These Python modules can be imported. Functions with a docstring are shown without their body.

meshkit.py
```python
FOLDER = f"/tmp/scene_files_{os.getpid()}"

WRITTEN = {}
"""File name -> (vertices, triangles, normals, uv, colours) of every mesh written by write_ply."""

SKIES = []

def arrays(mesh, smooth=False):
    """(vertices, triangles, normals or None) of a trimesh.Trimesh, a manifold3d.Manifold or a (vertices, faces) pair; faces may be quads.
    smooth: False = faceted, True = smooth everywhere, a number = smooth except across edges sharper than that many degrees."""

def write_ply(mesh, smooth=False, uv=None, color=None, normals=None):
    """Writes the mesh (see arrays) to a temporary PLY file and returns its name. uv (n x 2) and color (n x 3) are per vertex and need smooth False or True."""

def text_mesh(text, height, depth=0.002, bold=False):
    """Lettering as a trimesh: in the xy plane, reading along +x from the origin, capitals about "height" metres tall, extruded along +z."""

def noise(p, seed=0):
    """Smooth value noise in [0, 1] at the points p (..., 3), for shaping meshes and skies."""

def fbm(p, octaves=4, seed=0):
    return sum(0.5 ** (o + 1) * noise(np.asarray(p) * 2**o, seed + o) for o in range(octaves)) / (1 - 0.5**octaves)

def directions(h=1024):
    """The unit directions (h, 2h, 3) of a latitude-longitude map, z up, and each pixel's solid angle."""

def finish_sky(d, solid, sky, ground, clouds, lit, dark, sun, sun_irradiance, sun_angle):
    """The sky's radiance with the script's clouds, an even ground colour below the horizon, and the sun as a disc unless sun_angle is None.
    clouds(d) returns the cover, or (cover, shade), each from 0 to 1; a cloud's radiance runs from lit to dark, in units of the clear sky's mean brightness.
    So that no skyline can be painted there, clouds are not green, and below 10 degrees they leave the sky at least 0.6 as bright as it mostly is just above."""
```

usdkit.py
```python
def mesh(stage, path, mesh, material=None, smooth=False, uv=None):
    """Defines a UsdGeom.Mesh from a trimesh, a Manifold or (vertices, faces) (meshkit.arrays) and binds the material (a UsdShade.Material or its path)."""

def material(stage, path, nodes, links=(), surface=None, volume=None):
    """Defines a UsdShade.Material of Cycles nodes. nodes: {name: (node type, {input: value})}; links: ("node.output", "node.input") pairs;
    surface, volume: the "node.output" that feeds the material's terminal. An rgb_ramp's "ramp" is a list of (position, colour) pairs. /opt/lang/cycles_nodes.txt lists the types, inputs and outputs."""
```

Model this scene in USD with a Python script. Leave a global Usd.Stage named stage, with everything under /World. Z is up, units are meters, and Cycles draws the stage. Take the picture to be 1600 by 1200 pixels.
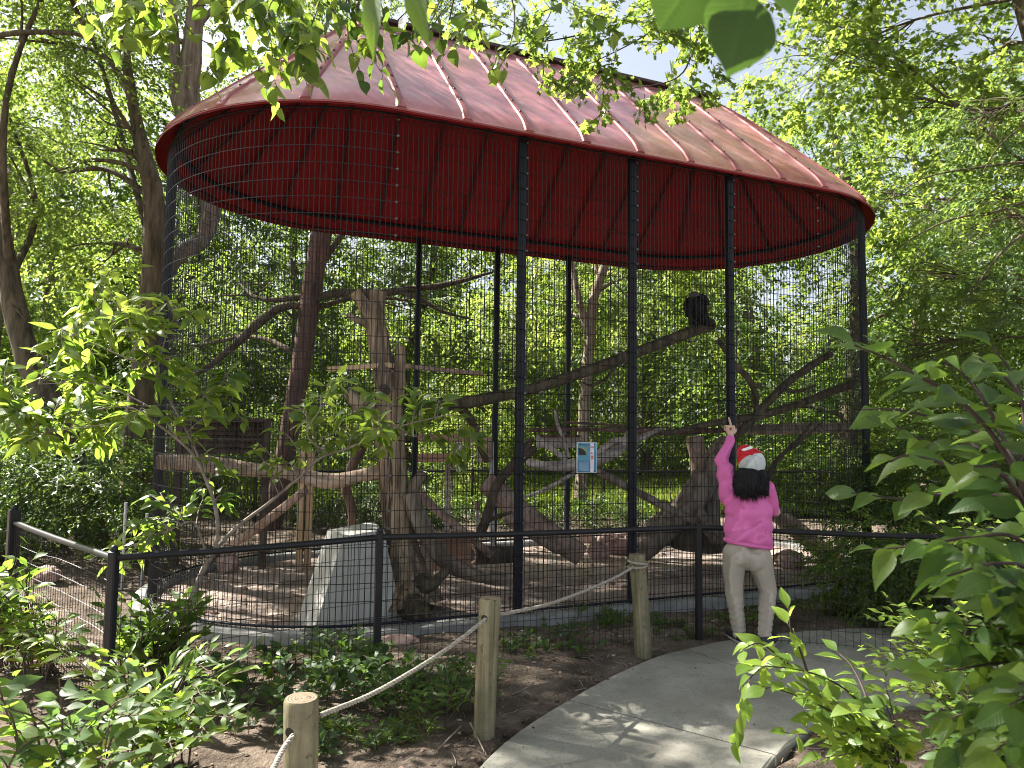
import math
import numpy as np
import trimesh
import manifold3d as m3
import usdkit
import meshkit
from pxr import Usd, UsdGeom, UsdLux, UsdShade, Gf, Sdf, Vt

stage = Usd.Stage.CreateInMemory()
UsdGeom.SetStageUpAxis(stage, UsdGeom.Tokens.z)
UsdGeom.SetStageMetersPerUnit(stage, 1.0)
UsdGeom.Xform.Define(stage, '/World')
UsdGeom.Scope.Define(stage, '/World/Looks')

# ------------------------------------------------------------------ camera
EYE = np.array([0.0, 0.0, 1.62])
PITCH, ROLL, FPX = 0.0679, 0.0124, 1100.0
_r, _u, _f = np.array([1., 0, 0]), np.array([0, -math.sin(PITCH), math.cos(PITCH)]), np.array([0, math.cos(PITCH), math.sin(PITCH)])
_c, _s = math.cos(ROLL), math.sin(ROLL)
CR, CU = _c * _r + _s * _u, -_s * _r + _c * _u
cam = UsdGeom.Camera.Define(stage, '/World/camera')
cam.CreateHorizontalApertureAttr(36.0)
cam.CreateVerticalApertureAttr(27.0)
cam.CreateFocalLengthAttr(FPX / 1600 * 36)
cam.CreateFStopAttr(6.0)
cam.CreateFocusDistanceAttr(6.5)
cam.CreateClippingRangeAttr(Gf.Vec2f(0.05, 2000))
cam.CreateExposureAttr(2.45)
cam.AddTransformOp().Set(Gf.Matrix4d(*CR, 0, *CU, 0, *(-_f), 0, *EYE, 1))

# ------------------------------------------------------------------ sky and sun
SUN = np.array([-0.650, 0.275, 0.710]); SUN /= np.linalg.norm(SUN)
usdkit.material(stage, '/World/Looks/sky_look', {
    's': ('sky_texture', {'sky_type': 'single_scattering', 'sun_disc': False, 'sun_elevation': float(math.asin(SUN[2])),
                          'sun_rotation': float(math.atan2(SUN[0], SUN[1])), 'air_density': 1.0, 'aerosol_density': 2.5, 'ozone_density': 1.0}),
    'h': ('hsv', {'saturation': 0.5}),
    'b': ('background_shader', {'strength': 0.05})}, [('s.color', 'h.color'), ('h.color', 'b.color')], surface='b.background')
dome = UsdLux.DomeLight.Define(stage, '/World/sky')
dome.CreateIntensityAttr(1.0)
UsdShade.MaterialBindingAPI.Apply(dome.GetPrim()).Bind(UsdShade.Material.Get(stage, '/World/Looks/sky_look'))
dome.GetPrim().SetCustomDataByKey('kind', 'structure')
sun = UsdLux.DistantLight.Define(stage, '/World/sun')
sun.CreateIntensityAttr(1.25)
sun.CreateNormalizeAttr(True)
sun.CreateAngleAttr(0.53)
sun.CreateColorAttr(Gf.Vec3f(1.0, 0.95, 0.86))
_z = SUN; _x = np.cross([0, 0, 1], _z); _x /= np.linalg.norm(_x); _y = np.cross(_z, _x)
sun.AddTransformOp().Set(Gf.Matrix4d(*_x, 0, *_y, 0, *_z, 0, 0, 0, 30, 1))

# ------------------------------------------------------------------ where things stand: sight lines of the photograph's pixels
def ray(px, py):
    X, Y = px - 800.0, 600.0 - py
    return X * CR + Y * CU + FPX * _f

def D(px, py, y):
    d = ray(px, py); return EYE + d * (y / d[1])

TH = 0.3875
AX, NX = np.array([math.cos(TH), math.sin(TH), 0]), np.array([-math.sin(TH), math.cos(TH), 0])
CC = 8.1145 * NX + 3.8354 * AX
HALF, R_EAVE, R_MESH, H_EAVE, H_RIDGE = 2.478, 2.124, 2.0, 4.468, 6.479

def W(s, v, z=0.0):                      # the enclosure's own axes: along, across, up
    return CC + s * AX + v * NX + np.array([0, 0, z])

PEN_Z = -0.15                            # the pen stands a little lower than the path
def away(x, y):
    """distance from the middle line of the pen"""
    return np.hypot(np.maximum(np.abs((x - CC[0]) * AX[0] + (y - CC[1]) * AX[1]) - HALF, 0), (x - CC[0]) * NX[0] + (y - CC[1]) * NX[1])

def level(x, y):
    t = np.clip((away(x, y) - 2.2) / 0.95, 0, 1)
    return PEN_Z * (1 - t * t * (3 - 2 * t))

def G(px, py, z=None):
    """sight line meets the ground, or the height z"""
    d = ray(px, py)
    q = EYE + d * (((0.0 if z is None else z) - EYE[2]) / d[2])
    for _ in range(0 if z is not None else 12):
        q = EYE + d * ((level(q[0], q[1]) - EYE[2]) / d[2])
    return q

def V(px, py, v):                        # sight line meets the upright plane v metres across the enclosure's middle
    d = ray(px, py); return EYE + d * (((CC + v * NX - EYE) @ NX) / (d @ NX))

# ------------------------------------------------------------------ prims
USED = {}
LOC = {}

def free(parent, name):
    k = f'{parent}/{name}'
    n = USED.get(k, 0)
    USED[k] = n + 1
    return k if n == 0 else f'{k}_{n:03d}'

def tag(path, label=None, cat=None, group=None, kind=None):
    p = stage.GetPrimAtPath(path)
    for k, v in (('label', label), ('category', cat), ('group', group), ('kind', kind)):
        if v:
            p.SetCustomDataByKey(k, v)
    return path

def thing(name, label, cat, loc=(0, 0, 0), group=None, kind=None):
    path = free('/World', name)
    x = UsdGeom.Xform.Define(stage, path)
    loc = np.asarray(loc, float)
    x.AddTranslateOp().Set(Gf.Vec3d(*map(float, loc)))
    LOC[path] = loc
    return tag(path, label, cat, group, kind)

def put(name, mesh, mat, parent='/World', smooth=False, uv=None, **data):
    """mesh: world coordinates."""
    path = free(parent, name)
    v, f = mesh if isinstance(mesh, tuple) else (mesh.vertices, mesh.faces)
    off = LOC.get(parent, np.zeros(3))
    LOC[path] = off
    usdkit.mesh(stage, path, (np.asarray(v) - off, np.asarray(f)), mat, smooth=smooth, uv=uv)
    return tag(path, **data) if data else path

def join(parts):
    vs, fs, n = [], [], 0
    for m in parts:
        v, f = m if isinstance(m, tuple) else (np.asarray(m.vertices), np.asarray(m.faces))
        f = np.asarray(f)
        if f.shape[1] == 4:
            f = np.vstack([f[:, [0, 1, 2]], f[:, [0, 2, 3]]])
        vs.append(v); fs.append(f + n); n += len(v)
    return np.vstack(vs), np.vstack(fs)

# ------------------------------------------------------------------ shapes
def smooth_line(pts, n=6):
    p = np.asarray(pts, float)
    if len(p) < 3:
        t = np.linspace(0, 1, n + 1)[:, None]
        return p[0] * (1 - t) + p[-1] * t
    q = np.vstack([2 * p[0] - p[1], p, 2 * p[-1] - p[-2]])
    out = []
    for i in range(1, len(q) - 2):
        for t in np.arange(n) / n:
            a, b, c, d = q[i - 1:i + 3]
            out.append(0.5 * ((2 * b) + (c - a) * t + (2 * a - 5 * b + 4 * c - d) * t * t + (3 * b - a - 3 * c + d) * t ** 3))
    out.append(p[-1])
    return np.array(out)

def tube(pts, radii, sides=8, cap=True, rough=0.0, seed=0, freq=3.0):
    p = np.asarray(pts, float)
    r = np.interp(np.linspace(0, 1, len(p)), np.linspace(0, 1, len(np.atleast_1d(radii))), np.atleast_1d(radii)) if np.ndim(radii) else np.full(len(p), float(radii))
    t = np.gradient(p, axis=0); t /= np.linalg.norm(t, axis=1, keepdims=True) + 1e-12
    a = np.cross(t[0], [0, 0, 1.0] if abs(t[0, 2]) < 0.9 else [1.0, 0, 0]); a /= np.linalg.norm(a)
    A = [a]
    for i in range(1, len(p)):
        a = A[-1] - t[i] * (A[-1] @ t[i]); A.append(a / (np.linalg.norm(a) + 1e-12))
    A = np.array(A); B = np.cross(t, A)
    ang = np.arange(sides) * 2 * np.pi / sides
    dirs = np.cos(ang)[None, :, None] * A[:, None] + np.sin(ang)[None, :, None] * B[:, None]
    rr = r[:, None] * np.ones(sides)[None]
    if rough:
        q = p[:, None] + dirs * r[:, None, None]
        rr = rr * (1 + rough * 2 * (meshkit.fbm(q * freq, 3, seed) - 0.5))
    v = (p[:, None] + dirs * rr[..., None]).reshape(-1, 3)
    i, j = np.meshgrid(np.arange(len(p) - 1), np.arange(sides), indexing='ij')
    j2 = (j + 1) % sides
    q = np.stack([i * sides + j, i * sides + j2, (i + 1) * sides + j2, (i + 1) * sides + j], -1).reshape(-1, 4)
    f = np.vstack([q[:, [0, 1, 2]], q[:, [0, 2, 3]]])
    if cap:
        n = len(v)
        v = np.vstack([v, p[:1], p[-1:]])
        k = np.arange(sides); k2 = (k + 1) % sides
        e = (len(p) - 1) * sides
        f = np.vstack([f, np.stack([np.full(sides, n), k2, k], 1), np.stack([np.full(sides, n + 1), e + k, e + k2], 1)])
    return v, f

def box(c, size, ax=AX, tilt=None):
    """box centred at c; its x axis along ax (horizontal), z up, or a full 3x3 of axes in tilt."""
    x = np.asarray(ax, float); x = x / np.linalg.norm(x)
    R = np.stack([x, np.cross([0, 0, 1], x), [0, 0, 1.0]]) if tilt is None else np.asarray(tilt)
    h = np.asarray(size, float) / 2
    b = min(0.008, h.min() * 0.3)
    m = rounded(h, b)
    return m[0] @ R + np.asarray(c), m[1]

_rc = {}
def rounded(h, b):
    """chamfered box, half sizes h"""
    key = (tuple(np.round(h, 5)), round(b, 5))
    if key not in _rc:
        pts = []
        for sx in (-1, 1):
            for sy in (-1, 1):
                for sz in (-1, 1):
                    for k in range(3):
                        q = h - b; q = q.copy(); q[k] = h[k]
                        pts.append(q * [sx, sy, sz])
        hull = trimesh.convex.convex_hull(np.array(pts))
        _rc[key] = (np.array(hull.vertices), np.array(hull.faces))
    return _rc[key]

def beam(a, b, w, h, up=(0, 0, 1)):
    a, b = np.asarray(a, float), np.asarray(b, float)
    x = b - a; L = np.linalg.norm(x); x /= L
    y = np.cross(up, x); y /= np.linalg.norm(y); z = np.cross(x, y)
    return box((a + b) / 2, (L, w, h), tilt=np.stack([x, y, z]))

def fat(chains, edge=0.014, iters=10, seg=20):
    """one continuous smooth body out of chains of (point, radius)"""
    parts = []
    for ch in chains:
        balls = []
        for p, r in ch:
            rr = np.ones(3) * r
            balls.append(m3.Manifold.sphere(1.0, seg).scale(rr.tolist()).translate([float(x) for x in p]))
        if len(balls) == 1:
            parts.append(balls[0])
        for a, b in zip(balls[:-1], balls[1:]):
            parts.append(m3.Manifold.batch_hull([a, b]))
    m = m3.Manifold.batch_boolean(parts, m3.OpType.Add).refine_to_length(edge)
    mm = m.to_mesh()
    t = trimesh.Trimesh(mm.vert_properties[:, :3], mm.tri_verts, process=True)
    trimesh.smoothing.filter_taubin(t, iterations=iters)
    return np.array(t.vertices), np.array(t.faces)

def bump_verts(mesh, amp, freq, seed=0, stretch=(1, 1, 1)):
    v, f = mesh
    t = trimesh.Trimesh(v, f, process=False)
    n = meshkit.fbm(v * np.asarray(stretch) * freq, 3, seed) - 0.5
    return v + t.vertex_normals * (amp * 2 * n)[:, None], f

# ------------------------------------------------------------------ materials
def look(name, c1, c2=None, rough=0.6, scale=6.0, stretch=(1, 1, 1), bump=0.0, bump_scale=None, spec=0.4, metallic=0.0, speck=None, coat=0.0, detail=5.0, lo=0.35, hi=0.65, bdist=0.02, stain=None, crack=None):
    c2 = c2 or c1
    n = {'g': ('geometry', {}),
         'm': ('mapping', {'mapping_type': 'point', 'scale': tuple(stretch)}),
         'n': ('noise_texture', {'scale': scale, 'detail': detail, 'roughness': 0.6}),
         'r': ('rgb_ramp', {'ramp': [(lo, c1), (hi, c2)]}),
         'p': ('principled_bsdf', {'roughness': rough, 'specular_ior_level': spec, 'metallic': metallic, 'coat_weight': coat})}
    l = [('g.position', 'm.vector'), ('m.vector', 'n.vector'), ('n.fac', 'r.fac')]
    out = 'r.color'
    if speck:                                     # fine grain of another colour: (colour, scale, threshold, amount)
        col, sc, th, am = speck
        n['sn'] = ('noise_texture', {'scale': sc, 'detail': 2.0, 'roughness': 0.7})
        n['sr'] = ('rgb_ramp', {'ramp': [(th, (0, 0, 0)), (min(th + 0.1, 1.0), (am, am, am))]})
        n['sm'] = ('mix', {'mix_type': 'mix', 'color2': col})
        l += [('g.position', 'sn.vector'), ('sn.fac', 'sr.fac'), ('sr.color', 'sm.fac'), (out, 'sm.color1')]
        out = 'sm.color'
    if crack:                                     # dark splits along the grain: (colour, scale, stretch, threshold, amount)
        col, sc, st, th, am = crack
        n['km'] = ('mapping', {'mapping_type': 'point', 'scale': st})
        n['kn'] = ('noise_texture', {'scale': sc, 'detail': 3.0, 'roughness': 0.6, 'distortion': 0.3})
        n['kr'] = ('rgb_ramp', {'ramp': [(th, (0, 0, 0)), (th + 0.03, (am, am, am))]})
        n['kx'] = ('mix', {'mix_type': 'mix', 'color2': col})
        l += [('g.position', 'km.vector'), ('km.vector', 'kn.vector'), ('kn.fac', 'kr.fac'), ('kr.color', 'kx.fac'), (out, 'kx.color1')]
        out = 'kx.color'
    if stain:                                     # broad uneven discolouring: (colour, scale, amount)
        col, sc, am = stain
        n['tn'] = ('noise_texture', {'scale': sc, 'detail': 7.0, 'roughness': 0.65, 'distortion': 0.4})
        n['tr'] = ('rgb_ramp', {'ramp': [(0.46, (0, 0, 0)), (0.68, (am, am, am))]})
        n['tm'] = ('mix', {'mix_type': 'mix', 'color2': col})
        l += [('g.position', 'tn.vector'), ('tn.fac', 'tr.fac'), ('tr.color', 'tm.fac'), (out, 'tm.color1')]
        out = 'tm.color'
    l.append((out, 'p.base_color'))
    if bump:
        n['bn'] = ('noise_texture', {'scale': bump_scale or scale * 3, 'detail': 6.0, 'roughness': 0.65})
        n['b'] = ('bump', {'strength': bump, 'distance': bdist})
        l += [('m.vector', 'bn.vector'), ('bn.fac', 'b.height'), ('b.normal', 'p.normal')]
    usdkit.material(stage, f'/World/Looks/{name}', n, l, surface='p.BSDF')
    return f'/World/Looks/{name}'

def leaf_look(name, dark, light, trans, thin=0.52, rough=0.42, veins=False, spec=0.38, patch=1.2):
    """a leaf blade: its colour differs from leaf to leaf and from patch to patch; light passes through it"""
    n = {'g': ('geometry', {}),
         'n': ('noise_texture', {'scale': patch, 'detail': 3.0}),
         'w': ('math', {'math_type': 'multiply', 'value2': 0.55}),
         'a': ('math', {'math_type': 'multiply_add', 'value2': 0.9, 'value3': -0.22}), 'oi': ('object_info', {}),
         'sum': ('math', {'math_type': 'add', 'use_clamp': True}),
         'r': ('rgb_ramp', {'ramp': [(0.0, dark), (1.0, light)]}),
         'rt': ('rgb_ramp', {'ramp': [(0.0, tuple(0.72 * x for x in trans)), (1.0, trans)]}),
         'p': ('principled_bsdf', {'roughness': rough, 'specular_ior_level': spec}),
         't': ('translucent_bsdf', {}),
         'x': ('mix_closure', {'fac': thin})}
    l = [('g.position', 'n.vector'), ('oi.random' if veins else 'g.random_per_island', 'w.value1'), ('n.fac', 'a.value1'), ('w.value', 'sum.value1'), ('a.value', 'sum.value2'),
         ('sum.value', 'r.fac'), ('sum.value', 'rt.fac'), ('rt.color', 't.color'), ('p.BSDF', 'x.closure1'), ('t.BSDF', 'x.closure2')]
    col = 'r.color'
    if veins:                                     # midrib and side veins, along the blade's own u, v
        n |= {'uv': ('attribute', {'attribute': 'st'}), 'sx': ('separate_xyz', {}),
              'ab': ('math', {'math_type': 'absolute'}), 'k': ('math', {'math_type': 'multiply', 'value2': 5.0}),
              'v8': ('math', {'math_type': 'multiply', 'value2': 11.0}), 'd': ('math', {'math_type': 'subtract'}), 'fr': ('math', {'math_type': 'pingpong', 'value2': 0.5}),
              'vr': ('rgb_ramp', {'ramp': [(0.0, (1, 1, 1)), (0.16, (0, 0, 0)), (1.0, (0, 0, 0))]}),
              'mr': ('rgb_ramp', {'ramp': [(0.0, (1, 1, 1)), (0.07, (0, 0, 0)), (1.0, (0, 0, 0))]}),
              'mx': ('mix', {'mix_type': 'lighten', 'fac': 1.0}), 'amt': ('mix', {'mix_type': 'multiply', 'fac': 1.0, 'color2': (0.22, 0.22, 0.22)}),
              'cm': ('mix', {'mix_type': 'mix', 'color2': tuple(min(1, 1.9 * x + 0.02) for x in light)}),
              'b': ('bump', {'strength': 0.16, 'distance': 0.003, 'invert': True})}
        l += [('uv.vector', 'sx.vector'), ('sx.y', 'ab.value1'), ('ab.value', 'k.value1'), ('sx.x', 'v8.value1'), ('v8.value', 'd.value1'), ('k.value', 'd.value2'),
              ('d.value', 'fr.value1'), ('fr.value', 'vr.fac'), ('ab.value', 'mr.fac'), ('vr.color', 'mx.color1'), ('mr.color', 'mx.color2'), ('mx.color', 'amt.color1'),
              ('amt.color', 'cm.fac'), ('r.color', 'cm.color1'), ('mx.color', 'b.height'), ('b.normal', 'p.normal'), ('b.normal', 't.normal')]
        col = 'cm.color'
    l.append((col, 'p.base_color'))
    usdkit.material(stage, f'/World/Looks/{name}', n, l, surface='x.closure')
    return f'/World/Looks/{name}'

BARK_GREY = look('bark_grey', (0.10, 0.075, 0.055), (0.26, 0.21, 0.165), 0.9, 14, (1, 1, 0.16), 0.9, 34, spec=0.2, bdist=0.03)
BARK_BROWN = look('bark_brown', (0.040, 0.033, 0.021), (0.135, 0.107, 0.068), 0.9, 14, (1, 1, 0.16), 0.9, 30, spec=0.2, bdist=0.03)
BARK_RED = look('bark_red', (0.055, 0.033, 0.027), (0.165, 0.10, 0.08), 0.9, 16, (1, 1, 0.12), 0.8, 30, spec=0.2, bdist=0.02)
BARK_TAN = look('bark_tan', (0.11, 0.08, 0.055), (0.34, 0.25, 0.165), 0.85, 16, (1, 1, 0.10), 1.0, 26, spec=0.2, bdist=0.04, lo=0.40, hi=0.60, crack=((0.03, 0.02, 0.014), 16, (1, 1, 0.05), 0.62, 0.8))
WOOD_DEAD = look('dead_wood', (0.15, 0.11, 0.08), (0.38, 0.285, 0.21), 0.85, 10, (0.6, 1, 1), 0.7, 24, spec=0.2, bdist=0.02, stain=((0.09, 0.065, 0.048), 6.0, 0.7))
WOOD_GREY = look('weathered_wood', (0.16, 0.135, 0.115), (0.42, 0.37, 0.33), 0.85, 8, (0.5, 0.5, 1.5), 0.6, 20, spec=0.2, bdist=0.02)
WOOD_PINK = look('peeled_wood', (0.16, 0.105, 0.078), (0.37, 0.265, 0.205), 0.8, 9, (1, 1, 0.5), 0.6, 26, spec=0.2, stain=((0.08, 0.06, 0.048), 5.0, 0.7), speck=((0.07, 0.05, 0.04), 30, 0.6, 0.6))
WOOD_ORANGE = look('cedar_wood', (0.19, 0.105, 0.062), (0.31, 0.185, 0.12), 0.7, 7, (0.4, 0.4, 2), 0.3, 20, spec=0.25)
WOOD_TAN = look('sawn_timber', (0.30, 0.20, 0.11), (0.46, 0.33, 0.20), 0.7, 18, (1, 1, 0.08), 0.2, 30, spec=0.25)
WOOD_DARK = look('dark_wood', (0.035, 0.026, 0.02), (0.10, 0.075, 0.058), 0.9, 10, (1, 1, 0.4), 0.6, 24, spec=0.2)
POST_WOOD = look('post_wood', (0.125, 0.11, 0.066), (0.235, 0.205, 0.13), 0.85, 26, (1, 1, 0.05), 0.8, 60, spec=0.2, speck=((0.06, 0.05, 0.032), 26, 0.60, 0.6), bdist=0.008, lo=0.40, hi=0.62, crack=((0.03, 0.024, 0.016), 34, (1, 1, 0.025), 0.66, 0.85), stain=((0.06, 0.065, 0.035), 7.0, 0.5))
def end_grain():
    n = {'t': ('texture_coordinate', {}), 'g': ('geometry', {}), 'w': ('wave_texture', {'wave_type': 'rings', 'rings_direction': 'z', 'scale': 26.0, 'distortion': 2.5, 'detail': 3.0, 'detail_scale': 2.0}),
         'r': ('rgb_ramp', {'ramp': [(0.0, (0.085, 0.062, 0.042)), (1.0, (0.20, 0.155, 0.11))]}), 'k': ('noise_texture', {'scale': 30.0, 'detail': 4.0}),
         'kr': ('rgb_ramp', {'ramp': [(0.56, (0, 0, 0)), (0.66, (0.8, 0.8, 0.8))]}), 'm': ('mix', {'mix_type': 'mix', 'color2': (0.04, 0.032, 0.024)}),
         'b': ('bump', {'strength': 0.6, 'distance': 0.006}), 'p': ('principled_bsdf', {'roughness': 0.9, 'specular_ior_level': 0.15})}
    l = [('t.object', 'w.vector'), ('w.fac', 'r.fac'), ('g.position', 'k.vector'), ('k.fac', 'kr.fac'), ('kr.color', 'm.fac'), ('r.color', 'm.color1'), ('m.color', 'p.base_color'), ('k.fac', 'b.height'), ('b.normal', 'p.normal')]
    usdkit.material(stage, '/World/Looks/post_end_grain', n, l, surface='p.BSDF')
    return '/World/Looks/post_end_grain'
POST_END = end_grain()
ROPE = look('rope_fibre', (0.20, 0.18, 0.145), (0.34, 0.31, 0.26), 0.9, 60, bump=0.4, spec=0.15, bdist=0.004)
STEEL = look('dark_steel', (0.005, 0.007, 0.012), (0.009, 0.012, 0.019), 0.5, 5, spec=0.22)
WIRE = look('black_wire', (0.005, 0.005, 0.005), (0.012, 0.010, 0.009), 0.5, 5, spec=0.3)
CLIP = look('zinc_clip', (0.07, 0.07, 0.07), (0.15, 0.15, 0.15), 0.45, 20, metallic=0.5)
BLACK_PAINT = look('black_paint', (0.005, 0.005, 0.006), (0.012, 0.012, 0.013), 0.38, 4, spec=0.3, bump=0.05, bump_scale=40)
GALV = look('galvanised', (0.28, 0.29, 0.30), (0.42, 0.43, 0.44), 0.45, 18, metallic=0.5)
CONCRETE = look('path_concrete', (0.200, 0.192, 0.160), (0.295, 0.286, 0.245), 0.88, 1.1, bump=0.35, bump_scale=140, spec=0.25, speck=((0.13, 0.125, 0.105), 75, 0.55, 0.6), bdist=0.004, stain=((0.11, 0.10, 0.08), 2.4, 0.55))
CURB = look('kerb_concrete', (0.15, 0.15, 0.14), (0.25, 0.25, 0.235), 0.85, 4, bump=0.35, bump_scale=60, spec=0.25, speck=((0.12, 0.12, 0.10), 20, 0.6, 0.6), bdist=0.006)
PALE = look('pale_render', (0.40, 0.39, 0.35), (0.50, 0.49, 0.445), 0.75, 2.5, bump=0.15, bump_scale=50, spec=0.3, speck=((0.28, 0.28, 0.25), 6, 0.6, 0.2), bdist=0.004)
SOIL = look('soil', (0.062, 0.047, 0.036), (0.205, 0.163, 0.128), 0.95, 3.0, bump=1.0, bump_scale=34, spec=0.1, speck=((0.20, 0.155, 0.12), 42, 0.60, 0.7), detail=9, bdist=0.05)
SAND = look('pen_soil', (0.23, 0.18, 0.15), (0.44, 0.355, 0.305), 0.95, 2.2, bump=0.9, bump_scale=22, spec=0.1, speck=((0.12, 0.08, 0.06), 26, 0.6, 0.7), detail=8, bdist=0.04)
LAWN = look('lawn_green', (0.05, 0.085, 0.015), (0.12, 0.17, 0.03), 0.8, 5.0, bump=1.0, bump_scale=50, spec=0.1, bdist=0.06)
ROCK = look('pink_rock', (0.22, 0.14, 0.115), (0.47, 0.34, 0.29), 0.9, 7, bump=0.8, bump_scale=16, spec=0.15, bdist=0.03)
RIDGE = look('ridge_metal', (0.035, 0.022, 0.018), (0.075, 0.05, 0.04), 0.6, 6, spec=0.3)
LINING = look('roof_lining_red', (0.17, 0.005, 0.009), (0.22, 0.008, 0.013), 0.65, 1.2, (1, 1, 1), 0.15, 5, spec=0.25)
# ================================================================== roof sheet: faded red, weathered in streaks down the slope
def roof_look():
    n = {'g': ('geometry', {}), 'm': ('mapping', {'mapping_type': 'point', 'scale': (1, 1, 0.25)}),
         'n': ('noise_texture', {'scale': 2.2, 'detail': 6.0, 'roughness': 0.65, 'distortion': 0.6}),
         'r': ('rgb_ramp', {'ramp': [(0.30, (0.27, 0.082, 0.090)), (0.5, (0.38, 0.145, 0.155)), (0.72, (0.49, 0.25, 0.26))]}),
         's': ('separate_xyz', {}), 'mr': ('map_range', {'from_min': 4.75, 'from_max': 4.45, 'to_min': 0.0, 'to_max': 0.55, 'clamp': True}),
         'e': ('mix', {'mix_type': 'mix', 'color2': (0.36, 0.105, 0.075)}),
         'dn': ('noise_texture', {'scale': 9.0, 'detail': 5.0}), 'dr': ('rgb_ramp', {'ramp': [(0.62, (0, 0, 0)), (0.74, (0.28, 0.28, 0.28))]}),
         'dm': ('mix', {'mix_type': 'mix', 'color2': (0.10, 0.045, 0.035)}),
         'rn': ('rgb_ramp', {'ramp': [(0.3, (0.17, 0.17, 0.17)), (0.7, (0.33, 0.33, 0.33))]}),
         'bn': ('noise_texture', {'scale': 1.6, 'detail': 2.0}), 'b': ('bump', {'strength': 0.35, 'distance': 0.10}),
         'p': ('principled_bsdf', {'specular_ior_level': 0.7})}
    l = [('g.position', 'm.vector'), ('m.vector', 'n.vector'), ('n.fac', 'r.fac'), ('g.position', 's.vector'), ('s.z', 'mr.value'), ('mr.result', 'e.fac'),
         ('r.color', 'e.color1'), ('g.position', 'dn.vector'), ('dn.fac', 'dr.fac'), ('dr.color', 'dm.fac'), ('e.color', 'dm.color1'), ('dm.color', 'p.base_color'),
         ('n.fac', 'rn.fac'), ('rn.color', 'p.roughness'), ('g.position', 'bn.vector'), ('bn.fac', 'b.height'), ('b.normal', 'p.normal')]
    usdkit.material(stage, '/World/Looks/roof_red', n, l, surface='p.BSDF')
    return '/World/Looks/roof_red'
ROOF = roof_look()

# ================================================================== ground, lawn, path
def sheet(name, x0, x1, y0, y1, n, z, mat, amp=0.0, mask=None):
    xs, ys = np.linspace(x0, x1, n + 1), np.linspace(y0, y1, n + 1)
    X, Y = np.meshgrid(xs, ys, indexing='ij')
    P = np.stack([X, Y, np.zeros_like(X)], -1)
    if amp:
        P[..., 2] = z + level(X, Y) + amp * (meshkit.fbm(P * 1.7, 4, 5) - 0.5) * 2
        if mask is not None:
            P[..., 2] = np.where(mask(X, Y), P[..., 2], np.minimum(P[..., 2], z + level(X, Y) - 0.05))
    else:
        P[..., 2] = z
    i, j = np.meshgrid(np.arange(n), np.arange(n), indexing='ij'); k = n + 1
    q = np.stack([i * k + j, (i + 1) * k + j, (i + 1) * k + j + 1, i * k + j + 1], -1).reshape(-1, 4)
    return put(name, join([(P.reshape(-1, 3), q)]), mat, smooth=True, kind='structure')

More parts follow.
